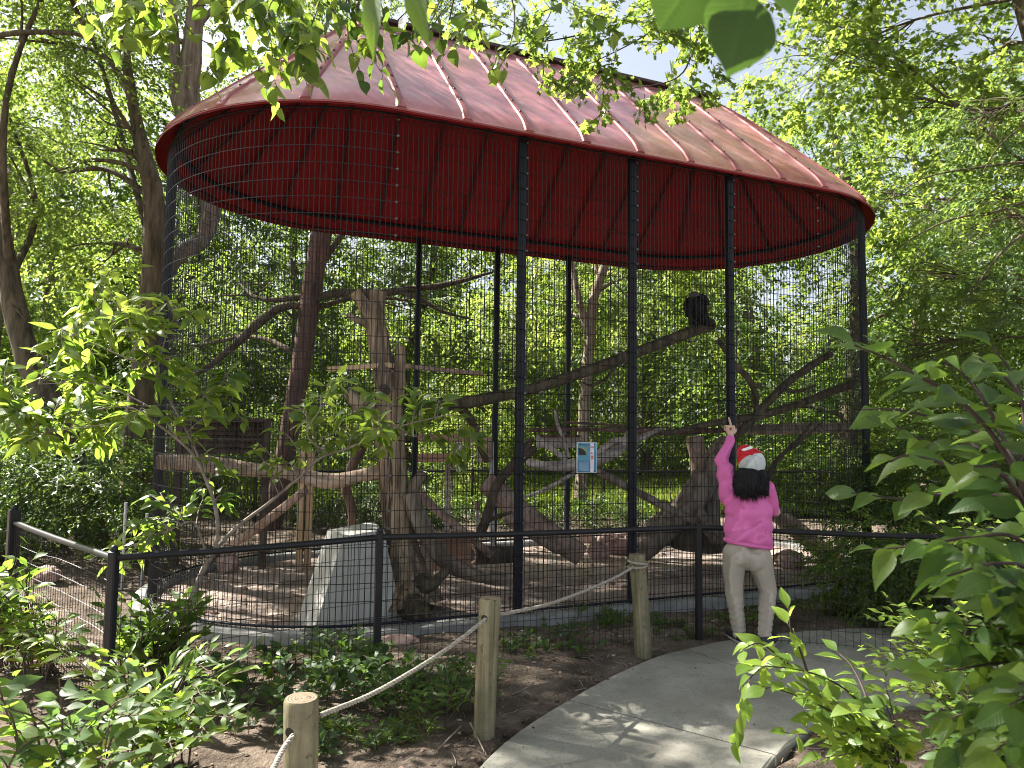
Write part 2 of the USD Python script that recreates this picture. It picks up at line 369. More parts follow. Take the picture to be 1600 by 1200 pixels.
outer = [(-0.75, -3.0), (-0.70, -1.0), (-0.62, 0.8), (-0.46, 2.2)] + [tuple(G(*p)[:2]) for p in ((752, 1200), (888, 1098), (1010, 1036), (1100, 1011), (1200, 995), (1340, 985))] + [(4.2, 6.05), (6.0, 5.9), (8.5, 5.0), (12, 3.0)]
outer = smooth_line(np.c_[np.array(outer), np.zeros(len(outer))], 8)
tg = np.gradient(outer, axis=0); tg /= np.linalg.norm(tg, axis=1, keepdims=True)
right = np.c_[tg[:, 1], -tg[:, 0], np.zeros(len(tg))]
wid = np.interp(outer[:, 0], [-0.7, -0.2, 0.33, 2.5, 6], [1.5, 1.22, 1.2, 1.6, 1.8])
inner = outer + right * wid[:, None]
from shapely.geometry import Polygon, Point
path_poly = Polygon(np.vstack([outer[:, :2], inner[::-1, :2]])).buffer(0)
# the soil is lowered a little under the path and the pen
def soil_mask(X, Y):
    import shapely
    return ~(shapely.contains_xy(path_poly.buffer(0.02), X, Y) | (away(X, Y) < 2.05))
sheet('soil_ground', -9, 11, -3, 15, 230, 0.0, SOIL, 0.045, soil_mask)
sheet('ground', -140, 140, -60, 220, 4, -0.30, SOIL)
sheet('lawn', -30, 34, 14.5, 70, 60, 0.03, LAWN, 0.03)

pv = thing('footpath', None, None, (1.5, 4.5, 0), kind='structure')
ln = np.r_[0, np.cumsum(np.linalg.norm(np.diff(outer, axis=0), axis=1))]
j0 = ln[np.argmin(np.linalg.norm(outer[:, :2] - G(888, 1098)[:2], axis=1))]
cuts = [0] + [x for x in np.arange(j0 - 1.42 * 8, ln[-1], 1.42) if x > 0.3 and x < ln[-1] - 0.3] + [ln[-1]]
for a, b in zip(cuts[:-1], cuts[1:]):
    t = np.linspace(a + 0.005, b - 0.005, 9)
    O = np.stack([np.interp(t, ln, outer[:, k]) for k in range(2)], 1); I = np.stack([np.interp(t, ln, inner[:, k]) for k in range(2)], 1)
    h = 0.022
    rows = []
    for w, z in ((0.0, -0.08), (0.0, h - 0.010), (0.010, h), (0.5, h), (0.990, h), (1.0, h - 0.010), (1.0, -0.08)):
        rows.append(np.c_[O * (1 - w) + I * w, np.full(9, z)])
    P = np.stack(rows, 0)
    P[:, 0, :2] += (P[:, 1, :2] - P[:, 0, :2]) * 0.02; P[2:5, [0, -1], 2] -= 0.006
    i, j = np.meshgrid(np.arange(6), np.arange(8), indexing='ij')
    q = np.stack([i * 9 + j, i * 9 + j + 1, (i + 1) * 9 + j + 1, (i + 1) * 9 + j], -1).reshape(-1, 4)
    ends = [[0, 1 * 9, 2 * 9, 3 * 9], [0, 3 * 9, 4 * 9, 5 * 9], [0, 5 * 9, 6 * 9, 6 * 9]]
    e2 = [[x + 8 for x in r[::-1]] for r in ends]
    put('slab', join([(P.reshape(-1, 3), np.vstack([q[:, ::-1], ends, e2]))]), CONCRETE, pv)

# ================================================================== the primate pen: kerb, posts, wire, roof
def ring(R, n_end=40, n_str=20, half=HALF):
    a = np.linspace(-np.pi / 2, np.pi / 2, n_end + 1)
    s = [np.c_[half + R * np.cos(a), R * np.sin(a)], np.c_[np.linspace(half, -half, n_str + 1)[1:], np.full(n_str, R)],
         np.c_[-half - R * np.cos(a), -R * np.sin(a)][1:], np.c_[np.linspace(-half, half, n_str + 1)[1:-1], np.full(n_str - 1, -R)]]
    return np.vstack(s)

def loop_strip(rz, mat, name, parent, n_end=40, closed=True, smooth=30, **data):
    """sweeps a profile of (radius, height) round the pen"""
    rows = []
    for R, z in rz:
        q = ring(R, n_end)
        rows.append(np.array([W(s, v, z) for s, v in q]))
    P = np.stack(rows); m, n = P.shape[:2]
    i, j = np.meshgrid(np.arange(m - (0 if closed else 1)), np.arange(n), indexing='ij')
    i2, j2 = (i + 1) % m, (j + 1) % n
    q = np.stack([i * n + j, i * n + j2, i2 * n + j2, i2 * n + j], -1).reshape(-1, 4)
    return put(name, join([(P.reshape(-1, 3), q)]), mat, parent, smooth=smooth, **data)

q = ring(1.96, 40)
ctr = W(0, 0, PEN_Z + 0.015)
P = [ctr]; rad = [0.25, 0.5, 0.75, 1.0]
rows = np.vstack([[np.array(W(s * k, v * k, 0.0)) for s, v in q] for k in rad])
rows[:, 2] = PEN_Z + 0.02 + 0.05 * (meshkit.fbm(rows * 2.0, 3, 9) - 0.5)
n = len(q); f = [[0, 1 + j, 1 + (j + 1) % n] for j in range(n)]
for k in range(3):
    for j in range(n):
        a, b = 1 + k * n + j, 1 + k * n + (j + 1) % n
        f += [[a, a + n, b + n], [a, b + n, b]]
put('pen_floor', (np.vstack([[ctr], rows]), np.array(f)), SAND, smooth=True, kind='structure')

pen = thing('primate_enclosure', 'tall stadium-shaped wire pen under a faded red ribbed roof, standing on a concrete kerb', 'enclosure', CC)
loop_strip([(R_, z_ + PEN_Z) for R_, z_ in ((1.95, -0.05), (1.95, 0.075), (1.965, 0.09), (2.125, 0.09), (2.14, 0.075), (2.14, -0.08))], CURB, 'kerb', pen)
# steel posts
POST_S = [-HALF / 2 * 0 - 1.239, 0.0, 1.239]
def post(name, s, v, w=0.075, top=H_EAVE + 0.02, mat=STEEL, ax=AX):
    put(name, box(W(s, v, (top + PEN_Z) / 2 - 0.02), (w, w, top - PEN_Z + 0.04), ax), mat, pen)
for s in POST_S:
    post('post', s, -R_MESH + 0.045)
for s in POST_S:
    post('post', s, R_MESH - 0.045)
for base, angs in ((HALF, (-52,)), (-HALF, (180,))):
    for a in angs:
        a = math.radians(a)
        dirv = math.cos(a) * AX + math.sin(a) * NX
        post('post', base + (R_MESH - 0.045) * math.cos(a), (R_MESH - 0.045) * math.sin(a), ax=dirv)
# ring beams
def ring_tube(R, z, r, name, mat=STEEL):
    k = 6; a = np.arange(k) * 2 * np.pi / k
    loop_strip([(R + r * math.cos(t), z + r * math.sin(t)) for t in a][::-1], mat, name, pen, smooth=60)
ring_tube(R_MESH - 0.08, H_EAVE + 0.15, 0.026, 'ring_beam')
ring_tube(R_MESH - 0.01, H_EAVE - 0.004, 0.010, 'top_rail')
ring_tube(R_MESH + 0.012, PEN_Z + 0.12, 0.012, 'base_rail')
# the welded wire, one part per stretch
def wire_panel(pts, label=None):
    """pts: (s, v) points at one-wire spacing along a stretch"""
    bits = []
    xy = np.array([W(s, v) for s, v in pts])
    jit = np.random.default_rng(len(pts))
    for i, p in enumerate(xy):
        wob = jit.normal(0, 0.004, 2)
        bits.append(tube([p + [0, 0, PEN_Z + 0.09], p + [wob[0], wob[1], 2.3], p + [0, 0, H_EAVE - 0.02]], 0.0039, 3, cap=False))
    for z in np.arange(0.16 + PEN_Z, H_EAVE, 0.152):
        line = xy + [0, 0, z]
        line = line + np.c_[np.zeros((len(line), 2)), 0.005 * (meshkit.noise(line * 1.3, 3) - 0.5)]
        bits.append(tube(line[::2] if len(line) % 2 else np.vstack([line[::2], line[-1:]]), 0.0039, 3, cap=False))
    put('wire_panel', join(bits), WIRE, pen)
SP = 0.0475
for sgn in (-1, 1):
    for a, b in ((-HALF, 0.0), (0.0, HALF)):
        n = int(round((b - a) / SP))
        wire_panel([(s, sgn * R_MESH) for s in np.linspace(a, b, n + 1)])
for base in (-1, 1):
    for a, b in ((-90, 0), (0, 90)):
        n = int(round(math.pi / 2 * R_MESH / SP))
        wire_panel([(base * (HALF + R_MESH * math.cos(t)), R_MESH * math.sin(t)) for t in np.radians(np.linspace(a, b, n + 1))])
# clips where the wire is laced to posts and at the seams
cl = []
for s in (-HALF, -1.239, 0.0, 1.239, HALF):
    for z in np.arange(0.16 + PEN_Z, H_EAVE, 0.152):
        seam = abs(s) == HALF
        m = trimesh.creation.icosphere(1, 0.010 if seam else 0.009)
        cl.append((np.array(m.vertices) * [1.4, 1, 1.2] + W(s + (0.0 if seam else 0.03), -R_MESH - 0.004, z), np.array(m.faces)))
put('wire_clips', join(cl), CLIP, pen, kind='stuff')

# ---- roof
PROF = np.array([(0.10, 6.40), (0.55, 6.02), (1.05, 5.555), (1.50, 5.125), (1.74, 4.89), (1.90, 4.737), (2.01, 4.622), (2.08, 4.535), (R_EAVE, H_EAVE)])
def prof_at(t):
    """t in 0..1 along the slope -> (radius, height)"""
    d = np.r_[0, np.cumsum(np.linalg.norm(np.diff(PROF, axis=0), axis=1))]; d /= d[-1]
    return np.stack([np.interp(t, d, PROF[:, 0]), np.interp(t, d, PROF[:, 1])], -1)
TT = np.r_[np.linspace(0, 0.72, 7), np.linspace(0.78, 1, 7)]
RZ = prof_at(TT)
STR = np.linspace(-HALF, HALF, 9)
ANG = np.linspace(-90, 90, 9)
def panel(edge0, edge1, sag, lower=0.0, cols=5, edge_in=0.0):
    """edge: function (r, z) -> point; between the two edges the sheet bellies a little"""
    rows = []
    for k, (r, z) in enumerate(RZ):
        a, b = edge0(r, z), edge1(r, z)
        for u in np.linspace(edge_in, 1 - edge_in, cols):
            p = blend(edge0, edge1, u, r, z)
            p = p + np.array([0, 0, -sag * math.sin(math.pi * u) * math.sin(math.pi * min(1, TT[k] * 1.05)) - lower])
            rows.append(p)
    P = np.array(rows).reshape(len(RZ), cols, 3)
    i, j = np.meshgrid(np.arange(len(RZ) - 1), np.arange(cols - 1), indexing='ij')
    q = np.stack([i * cols + j, (i + 1) * cols + j, (i + 1) * cols + j + 1, i * cols + j + 1], -1).reshape(-1, 4)
    return join([(P.reshape(-1, 3), q)])
def blend(e0, e1, u, r, z):
    return e0.at(e0.k * (1 - u) + e1.k * u, r, z)
class Edge:
    def __init__(self, side, k):
        self.side, self.k = side, k
    def at(self, k, r, z):
        if self.side in (-1, 1):
            return W(k, self.side * r, z)
        base, a = (HALF, math.radians(k)) if self.side == 'R' else (-HALF, math.radians(k))
        return W(base + (r if self.side == 'R' else -r) * math.cos(a), r * math.sin(a), z)
    def __call__(self, r, z):
        return self.at(self.k, r, z)
def flip(m):
    return m[0], np.asarray(m[1])[:, ::-1]
rng = np.random.default_rng(4)
for side in (-1, 1, 'L', 'R'):
    ks = STR if side in (-1, 1) else ANG
    for a, b in zip(ks[:-1], ks[1:]):
        m = panel(Edge(side, a), Edge(side, b), 0.018 + 0.012 * rng.random())
        lo = panel(Edge(side, a), Edge(side, b), 0.02, lower=0.03)
        if side in (1, 'L'):
            m, lo = flip(m), flip(lo)
        put('roof_panel', m, ROOF, pen, smooth=True)
        put('roof_lining', flip(lo), LINING, pen, smooth=True)
# standing ribs with their bolts, and the rafters under them
RIB = look('roof_rib', (0.20, 0.058, 0.058), (0.33, 0.12, 0.12), 0.55, 4, spec=0.25)
RAFTER = look('rafter_red', (0.030, 0.006, 0.008), (0.05, 0.009, 0.011), 0.6)
bolts = []
ribs = [(-1, k) for k in STR] + [(1, k) for k in STR] + [('L', k) for k in ANG[1:-1]] + [('R', k) for k in ANG[1:-1]]
for side, k in ribs:
    e = Edge(side, k)
    line = np.array([e(r, z) for r, z in prof_at(np.r_[np.linspace(0.02, 0.8, 12), np.linspace(0.84, 0.995, 9)])])
    across = AX if side in (-1, 1) else (lambda a: (-math.sin(a) * AX * (1 if side == 'R' else -1) + math.cos(a) * NX))(math.radians(k))
    t = np.gradient(line, axis=0); t /= np.linalg.norm(t, axis=1, keepdims=True)
    nrm = np.cross(across, t); nrm *= np.sign(nrm[:, 2:3])
    nrm[-6:] = nrm[-6:] / np.linalg.norm(nrm[-6:], axis=1, keepdims=True)
    w = np.r_[np.full(len(line) - 4, 0.042), 0.044, 0.05, 0.056, 0.06]
    hh = 0.017
    sec = [(-1.0, -0.012), (-0.62, hh * 0.85), (-0.25, hh), (0.25, hh), (0.62, hh * 0.85), (1.0, -0.012)]
    P = np.stack([line + across * (x * w)[:, None] + nrm * y for x, y in sec], 1)
    nn, mm = P.shape[:2]
    i, j = np.meshgrid(np.arange(nn - 1), np.arange(mm - 1), indexing='ij')
    qd = np.stack([i * mm + j, i * mm + j + 1, (i + 1) * mm + j + 1, (i + 1) * mm + j], -1).reshape(-1, 4)
    cap = np.array([[(nn - 1) * mm + x for x in (0, 1, 4, 5)], [(nn - 1) * mm + x for x in (1, 2, 3, 4)]])
    put('rib', join([(P.reshape(-1, 3), np.vstack([qd, cap]))]), RIB, pen, smooth=40)
    for tt in np.linspace(0.12, 0.86, 8):
        r, z = prof_at(tt); p = e(r, z)
        kk = np.argmin(np.linalg.norm(line - p, axis=1))
        b = trimesh.creation.icosphere(1, 0.012)
        bolts.append((np.array(b.vertices) + p + nrm[kk] * (hh + 0.003), np.array(b.faces)))
    low = line - nrm * 0.062
    put('rafter', tube(low[: -3], 0.016, 5), RAFTER, pen, smooth=60)
put('roof_bolts', join(bolts), look('bolt_steel', (0.03, 0.02, 0.02), (0.06, 0.04, 0.04), 0.5), pen, kind='stuff')
# rolled lip under the eave, and the ridge cap
k = 6
loop_strip([(R_EAVE - 0.012 + 0.006 * math.cos(t), H_EAVE - 0.003 + 0.006 * math.sin(t)) for t in (np.arange(k) * 2 * np.pi / k)][::-1], ROOF, 'eave_lip', pen, n_end=64, smooth=60)
put('ridge_cap', join([beam(W(-HALF - 0.1, 0, 6.452), W(HALF + 0.1, 0, 6.452), 0.30, 0.045), beam(W(-HALF - 0.06, 0, 6.40), W(HALF + 0.06, 0, 6.40), 0.16, 0.07)]), RIDGE, pen)
put('ridge_pole', tube([W(-HALF, 0, 6.30), W(HALF, 0, 6.30)], 0.035, 8), STEEL, pen, smooth=60)

# ================================================================== low black fence round the pen
fence_xy = [G(22, 812, 0.9), G(178, 866, 0.9), G(588, 1043), G(1092, 999), G(1345, 836, 0.87)]
fence_xy = [np.array([p[0], p[1], 0]) for p in fence_xy]
fence_xy[4] = fence_xy[3] + (fence_xy[4] - fence_xy[3]) * 1.5
back = [np.array([6.4, 8.6, 0]), np.array([7.6, 11.2, 0]), np.array([6.2, 13.6, 0]), np.array([3.6, 14.0, 0]), np.array([1.75, 13.6, 0]), np.array([-0.75, 13.0, 0]), np.array([-2.75, 12.7, 0]), np.array([-5.0, 12.4, 0])]
back = [np.array([6.9, 8.2, 0]), np.array([7.4, 10.6, 0])] + [D(px, 760, yy) * [1, 1, 0] for px, yy in ((1282, 14.6), (1120, 14.4), (943, 14.0), (738, 13.4), (560, 12.9), (400, 12.4))]
fence = thing('low_fence', 'low black welded wire fence with tube rail running round the red-roofed pen', 'fence', fence_xy[2])
H_F = 0.88
line = fence_xy + back
for i, p in enumerate(line):
    tall = 0.98 if i == 0 else 0.92
    w = 0.05 if i != 0 else 0.075
    d = (line[min(i + 1, len(line) - 1)] - line[max(i - 1, 0)])
    pst = put('post', box(p + [0, 0, tall / 2 - 0.03], (w, w, tall + 0.06), d), BLACK_PAINT, fence)
    m = trimesh.creation.icosphere(1, 0.022); put('post_cap', (np.array(m.vertices) * [1, 1, 1.2] + p + [0, 0, tall + 0.008], np.array(m.faces)), BLACK_PAINT, fence, smooth=True)
for i, (a, b) in enumerate(zip(line[:-1], line[1:])):
    L = np.linalg.norm(b - a); n = max(2, int(L / 0.5))
    t = np.linspace(0, 1, n + 1)[:, None]
    rail = a * (1 - t) + b * t + [0, 0, H_F]
    rail = rail - np.c_[np.zeros((n + 1, 2)), 0.008 * np.sin(np.pi * t[:, 0])]
    put('rail', tube(rail, 0.021, 8), BLACK_PAINT, fence, smooth=60)
    bits = []
    sp, rw = (0.05, 0.0023) if i < 5 else (0.10, 0.003)
    nv = int(L / sp)
    for k in np.arange(1, nv) / nv:
        p = a * (1 - k) + b * k
        bits.append(tube([p, p + [0, 0, H_F]], rw, 3, cap=False))
    for z in np.arange(0.04, H_F, 0.10 if i < 5 else 0.2):
        tt = np.linspace(0, 1, 24)[:, None]
        hl = a * (1 - tt) + b * tt + [0, 0, z]
        sag = 0.035 if i == 0 else 0.008
        hl[:, 2] += sag * (meshkit.noise(np.c_[tt * 3.5, tt * 0 + z * 2.5, tt * 0], 8) - 0.6) * (1 if z > 0.25 else 0.3)
        bits.append(tube(hl, rw, 3, cap=False))
    put('wire_panel', join(bits), WIRE, fence)
for a, b, lab in (((190, 925), (197, 785), 'taller leaning galvanised stake behind the left fence corner'), ((220, 920), (230, 802), 'shorter galvanised stake standing against the pen wire at left')):
    p = G(*a); top = D(*b, p[1])
    put('metal_stake', tube([p - [0, 0, 0.1], top], 0.016, 8), GALV, smooth=60, label=lab, cat='stake')

# ================================================================== rope barrier
def rope_post(base_px, top_px, r, label, hole=None):
    b = G(*base_px); tp = D(*top_px, b[1])
    o = thing('rope_post', label, 'post', b, group='timber posts of the rope barrier')
    ln_ = smooth_line([b - [0, 0, 0.2], b * 0.5 + tp * 0.5, tp - [0, 0, 0.012]], 8)
    ln_ = np.vstack([ln_, tp])
    v, f = tube(ln_, np.r_[np.full(len(ln_) - 2, r), r, r * 0.93], 28, rough=0.02, seed=3, freq=9)
    keep = len(f) - 28
    put('shaft', (v, f[:keep]), POST_WOOD, o, smooth=50)
    tv = v[len(ln_) * 28 - 28:len(ln_) * 28]
    tv = np.vstack([tv, v[-1:]])
    put('top', (tv, np.array([[28, i, (i + 1) % 28] for i in range(28)])), POST_END, o)
    return b, tp, o
P1 = rope_post((468, 1330), (471, 1090), 0.066, 'thick round timber post nearest the camera with a rope hole through it')
P2 = rope_post((755, 1150), (766, 934), 0.058, 'round timber post beside the concrete path with rope threaded through it')
P3 = rope_post((1007, 1024), (995, 866), 0.060, 'leaning timber post in front of the steel pen post with rope tied round it')
def rope(pts, label, r=0.0108):
    c = smooth_line(pts, 20)
    d = np.r_[0, np.cumsum(np.linalg.norm(np.diff(c, axis=0), axis=1))]
    n = int(d[-1] / 0.009)
    t = np.linspace(0, d[-1], n)
    c = np.stack([np.interp(t, d, c[:, k]) for k in range(3)], 1)
    tt = np.gradient(c, axis=0); tt /= np.linalg.norm(tt, axis=1, keepdims=True)
    a = np.cross(tt, [0, 0, 1.0]); a /= np.linalg.norm(a, axis=1, keepdims=True); b = np.cross(tt, a)
    o = thing('barrier_rope', label, 'rope', c[0])
    for s in range(3):
        ph = t / 0.062 * 2 * np.pi + s * 2 * np.pi / 3
        st = c + (a * np.cos(ph)[:, None] + b * np.sin(ph)[:, None]) * r * 0.5
        put('strand', tube(st, r * 0.56, 6), ROPE, o, smooth=True)
    return o
hole1, hole2 = D(459, 1148, P1[0][1] - 0.06), D(758, 968, P2[0][1] - 0.058)
knot = D(990, 886, P3[0][1] - 0.05)
y1, y2, y3 = P1[0][1], P2[0][1], P3[0][1]
rope([D(500, 1118, y1 + 0.04), D(590, 1080, y1 * 0.62 + y2 * 0.38), D(690, 1020, y1 * 0.25 + y2 * 0.75), hole2 + [0, 0, 0.0], D(764, 962, y2)], 'grey twisted rope sagging between the nearest timber post and the middle one')
rope([D(768, 960, y2 + 0.02), D(800, 957, y2 + 0.12), D(870, 940, y2 * 0.62 + y3 * 0.38), D(950, 908, y2 * 0.22 + y3 * 0.78), knot], 'grey twisted rope hung from the middle timber post to the leaning one')
rope([D(463, 1140, y1), hole1, D(442, 1172, y1 - 0.14), D(415, 1225, y1 - 0.4), D(370, 1300, y1 - 0.7)], 'grey twisted rope leaving the nearest post towards the bottom of the picture')
for px, py, po in ((459, 1146, P1), (757, 967, P2)):
    c = D(px, py, po[0][1] - (0.0645 if po is P1 else 0.0565)); d = -c + EYE; d[2] = 0; d /= np.linalg.norm(d)
    c = po[0] * [1, 1, 0] + [0, 0, c[2]]
    # dark bore of the rope hole, lined up with the rope
    hx = D(px, py, po[0][1])[0] - (po[0][0] + (po[1][0] - po[0][0]) * c[2] / po[1][2])
    rr = 0.066 if po is P1 else 0.058
    cx = po[0][0] + (po[1][0] - po[0][0]) * c[2] / po[1][2]
    n_ = np.array([hx / rr, -math.sqrt(max(0.05, 1 - (hx / rr) ** 2)), 0])
    ctr_ = np.array([cx, po[0][1], c[2]]) + n_ * (rr - 0.001)
    a = np.cross([0, 0, 1], n_)
    th = np.linspace(0, 2 * np.pi, 17)[:-1]
    rim = [ctr_ + 0.019 * (math.cos(t) * a + math.sin(t) * np.array([0, 0, 1])) + n_ * 0.004 * math.cos(t) ** 2 * -1 for t in th]
    put('rope_hole', join([tube([ctr_ - n_ * 0.03, ctr_ + n_ * 0.0015], 0.019, 14)]), look('rope_hole_dark', (0.012, 0.009, 0.007)), po[2])
loopc = P3[0] * [1, 1, 0] + [0, 0, knot[2]]
loopc[0] += (P3[1][0] - P3[0][0]) * knot[2] / P3[1][2]
th = np.linspace(0, 4 * np.pi, 60)
hel = np.stack([loopc[0] + 0.068 * np.cos(th), loopc[1] + 0.068 * np.sin(th), loopc[2] + 0.012 + 0.022 * np.sin(th * 0.5)], 1)
put('tied_rope', tube(hel, 0.009, 6), ROPE, P3[2], smooth=True)
# ================================================================== inside the pen: dead trees, logs, shelves, rocks
PXM = 1.0 / FPX
def limb(name, pxs, widths, mat, parent, sides=10, rough=0.10, n=6, seed=0, freq=6):
    """pxs: (px, py, distance) along a branch; widths in photo pixels"""
    pts = np.array([D(x, y, d) for x, y, d in pxs])
    r = np.array([w * d[2] * PXM / 2 for w, d in zip(widths, pxs)])
    l = smooth_line(pts, n)
    rr = np.interp(np.linspace(0, 1, len(l)), np.linspace(0, 1, len(r)), r)
    return put(name, tube(l, rr, sides, rough=rough, seed=seed, freq=freq), mat, parent, smooth=50)

t = thing('dead_tree', 'bare dead tree trunk with broken stubs standing inside the left half of the pen', 'dead tree', G(640, 930))
Y0 = 7.05
limb('trunk', [(640, 948, Y0 - .05), (633, 900, Y0), (626, 850, Y0), (618, 780, Y0), (612, 720, Y0), (609, 650, Y0), (605, 600, Y0), (594, 545, Y0), (586, 505, Y0), (578, 478, Y0)], [112, 72, 54, 46, 44, 42, 40, 34, 34, 40], BARK_TAN, t, 16, 0.14, 6, 3)
limb('limb', [(588, 500, Y0), (572, 480, Y0), (553, 456, Y0 - .05)], [26, 22, 20], BARK_TAN, t, 10, 0.1, 5, 4)
limb('limb', [(586, 490, Y0), (588, 470, Y0 + .05), (590, 455, Y0 + .05)], [30, 28, 29], BARK_TAN, t, 10, 0.1, 5, 5)
limb('limb', [(592, 520, Y0), (572, 506, Y0 - .05), (552, 497, Y0 - .1), (542, 490, Y0 - .12)], [18, 13, 10, 8], BARK_TAN, t, 8, 0.1, 5, 6)
limb('limb', [(612, 640, Y0), (622, 610, Y0 - .04), (624, 575, Y0 - .06), (626, 540, Y0 - .08)], [24, 22, 19, 15], BARK_TAN, t, 10, 0.1, 5, 7)
limb('limb', [(606, 690, Y0), (585, 655, Y0 - .06), (562, 632, Y0 - .12), (542, 612, Y0 - .16)], [40, 34, 26, 16], BARK_TAN, t, 10, 0.14, 5, 8)
limb('limb', [(640, 790, Y0), (648, 760, Y0 - .05), (660, 738, Y0 - .08)], [28, 20, 15], BARK_GREY, t, 10, 0.12, 5, 9)
limb('knot', [(603, 612, Y0 - .1), (598, 604, Y0 - .17)], [17, 12], WOOD_DARK, t, 8, 0.2, 3, 10)
limb('limb', [(640, 770, Y0 - .12), (655, 810, Y0 - .1), (672, 845, Y0 - .08), (700, 880, Y0), (745, 898, Y0 + .05), (792, 905, Y0 + .1)], [26, 30, 28, 26, 22, 18], BARK_GREY, t, 10, 0.12, 6, 11)
limb('root', [(650, 905, Y0 - .05), (668, 915, Y0 - .25), (690, 900, Y0 - .2), (703, 882, Y0 - .12)], [34, 24, 15, 13], BARK_BROWN, t, 9, 0.12, 6, 12)
limb('root', [(630, 930, Y0 - .05), (650, 955, Y0 - .35), (665, 960, Y0 - .5)], [60, 40, 20], BARK_BROWN, t, 10, 0.16, 6, 13)

def branch(name, label, segs, mat, cat='branch', parts='branch', group=None, **kw):
    b = D(segs[0][0][0][0], segs[0][0][0][1], segs[0][0][0][2])
    o = thing(name, label, cat, b, group)
    for i, (pxs, ws) in enumerate(segs):
        limb(parts if i == 0 else 'side_branch', pxs, ws, mat, o, seed=len(label) + i, **kw)
    return o

branch('climbing_log', 'long grey climbing log slanting up across the pen to the black primate', [
    ([(640, 637, 7.3), (690, 632, 7.5), (745, 626, 7.7), (820, 610, 8.0), (880, 592, 8.2), (950, 568, 8.5), (1010, 545, 8.7), (1070, 522, 8.9), (1113, 506, 9.05)], [16, 22, 20, 17, 18, 19, 17, 18, 19]),
    ([(690, 640, 7.5), (670, 655, 7.45), (655, 668, 7.4)], [14, 10, 7]),
    ([(712, 632, 7.6), (735, 655, 7.9), (748, 690, 8.1), (760, 720, 8.3)], [15, 14, 12, 10]),
    ([(965, 565, 8.55), (948, 590, 8.7), (925, 602, 8.8), (910, 598, 8.85)], [7, 5, 4, 3])], BARK_BROWN)
branch('resting_log', 'thick horizontal pale-topped log at the far left end of the pen', [
    ([(246, 722, 7.0), (290, 722, 7.05), (340, 728, 7.1), (390, 733, 7.15), (440, 737, 7.2), (480, 746, 7.2), (520, 752, 7.15), (560, 744, 7.1), (600, 736, 7.05)], [22, 25, 28, 23, 20, 24, 26, 20, 24])], WOOD_DEAD, 'log', 'log')
branch('twisted_branch', 'twisted upright orange-brown branch between timber post and dead trunk', [
    ([(566, 700, 7.25), (553, 722, 7.3), (545, 742, 7.3), (541, 765, 7.3), (548, 790, 7.3), (550, 815, 7.3), (546, 850, 7.3)], [14, 17, 15, 17, 14, 12, 14])], BARK_RED)
branch('leaning_pole', 'peeled pinkish pole leaning from the timber post down to the left', [
    ([(478, 765, 7.6), (430, 803, 7.7), (385, 837, 7.8), (345, 862, 7.9)], [12, 14, 13, 10])], WOOD_PINK, 'pole', 'pole')
branch('curved_branch', 'dark crooked branch rising beside the left steel post to a forked tip', [
    ([(748, 838, 7.6), (758, 815, 7.6), (768, 785, 7.6), (775, 760, 7.6), (800, 728, 7.55), (822, 700, 7.5), (832, 684, 7.5)], [15, 17, 16, 15, 15, 13, 7]),
    ([(812, 716, 7.55), (826, 706, 7.5), (838, 700, 7.5)], [18, 15, 9]),
    ([(758, 815, 7.6), (775, 808, 7.7), (800, 800, 7.8)], [9, 7, 5])], WOOD_DARK)
branch('leaning_pole', 'thin reddish pole sloping down to the right behind the dead trunk', [
    ([(655, 770, 8.2), (680, 795, 8.2), (710, 818, 8.2), (745, 848, 8.2), (768, 868, 8.2)], [13, 13, 12, 12, 11])], WOOD_PINK, 'pole', 'pole')
branch('fallen_beam', 'thick reddish log sloping down to the right behind the left steel post', [
    ([(758, 752, 8.9), (790, 780, 8.9), (830, 812, 8.9), (870, 842, 8.9), (908, 868, 8.9)], [34, 36, 36, 36, 34])], WOOD_PINK, 'log', 'log')
branch('fallen_beam', 'second thinner reddish log lying just below the thick sloping one', [
    ([(790, 806, 8.8), (830, 832, 8.8), (872, 858, 8.8)], [18, 19, 18])], WOOD_PINK, 'log', 'log')
# hollow log
o = thing('hollow_log', 'short hollow log with pale rim lying on the pen soil', 'log', G(760, 882))
a, b = D(738, 868, 8.35), D(800, 866, 8.75)
ax_ = (b - a) / np.linalg.norm(b - a)
put('log', tube(smooth_line([a, (a + b) / 2, b], 4), 0.105, 16, rough=0.1, seed=2), WOOD_DARK, o, smooth=50)
e1 = np.cross(ax_, [0, 0, 1]); e1 /= np.linalg.norm(e1); e2 = np.cross(e1, ax_)
th = np.linspace(0, 2 * np.pi, 25)
put('rim', tube(np.array([a - ax_ * 0.01 + 0.09 * (math.cos(x) * e1 + math.sin(x) * e2) for x in th]), 0.019, 6), WOOD_PINK, o, smooth=True)
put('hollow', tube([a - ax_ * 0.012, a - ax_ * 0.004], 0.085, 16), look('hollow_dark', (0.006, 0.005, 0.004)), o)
# timber post at left, and tan shelf boards
o = thing('timber_post', 'sawn tan double timber post holding up the horizontal log at left', 'post', G(470, 892))
b = G(470, 893)
for i, dx in enumerate((-0.045, 0.045)):
    put('plank', box([b[0] + dx + 0.02, b[1] + 0.05 * i, 0.58], (0.082, 0.06, 1.52), [1, 0.1, 0]), WOOD_TAN, o)
o = thing('perch_board', 'long tan perch board fixed through the fork of the dead trunk', 'perch', D(600, 572, 7.05))
put('board', join([beam(D(512, 577, 6.98), D(610, 570, 6.96), 0.05, 0.05), beam(D(606, 571, 6.94), D(640, 572, 7.1), 0.05, 0.05)]), WOOD_TAN, o)
put('board', beam(D(640, 573, 7.2), D(755, 584, 7.6), 0.045, 0.045), WOOD_PINK, o)
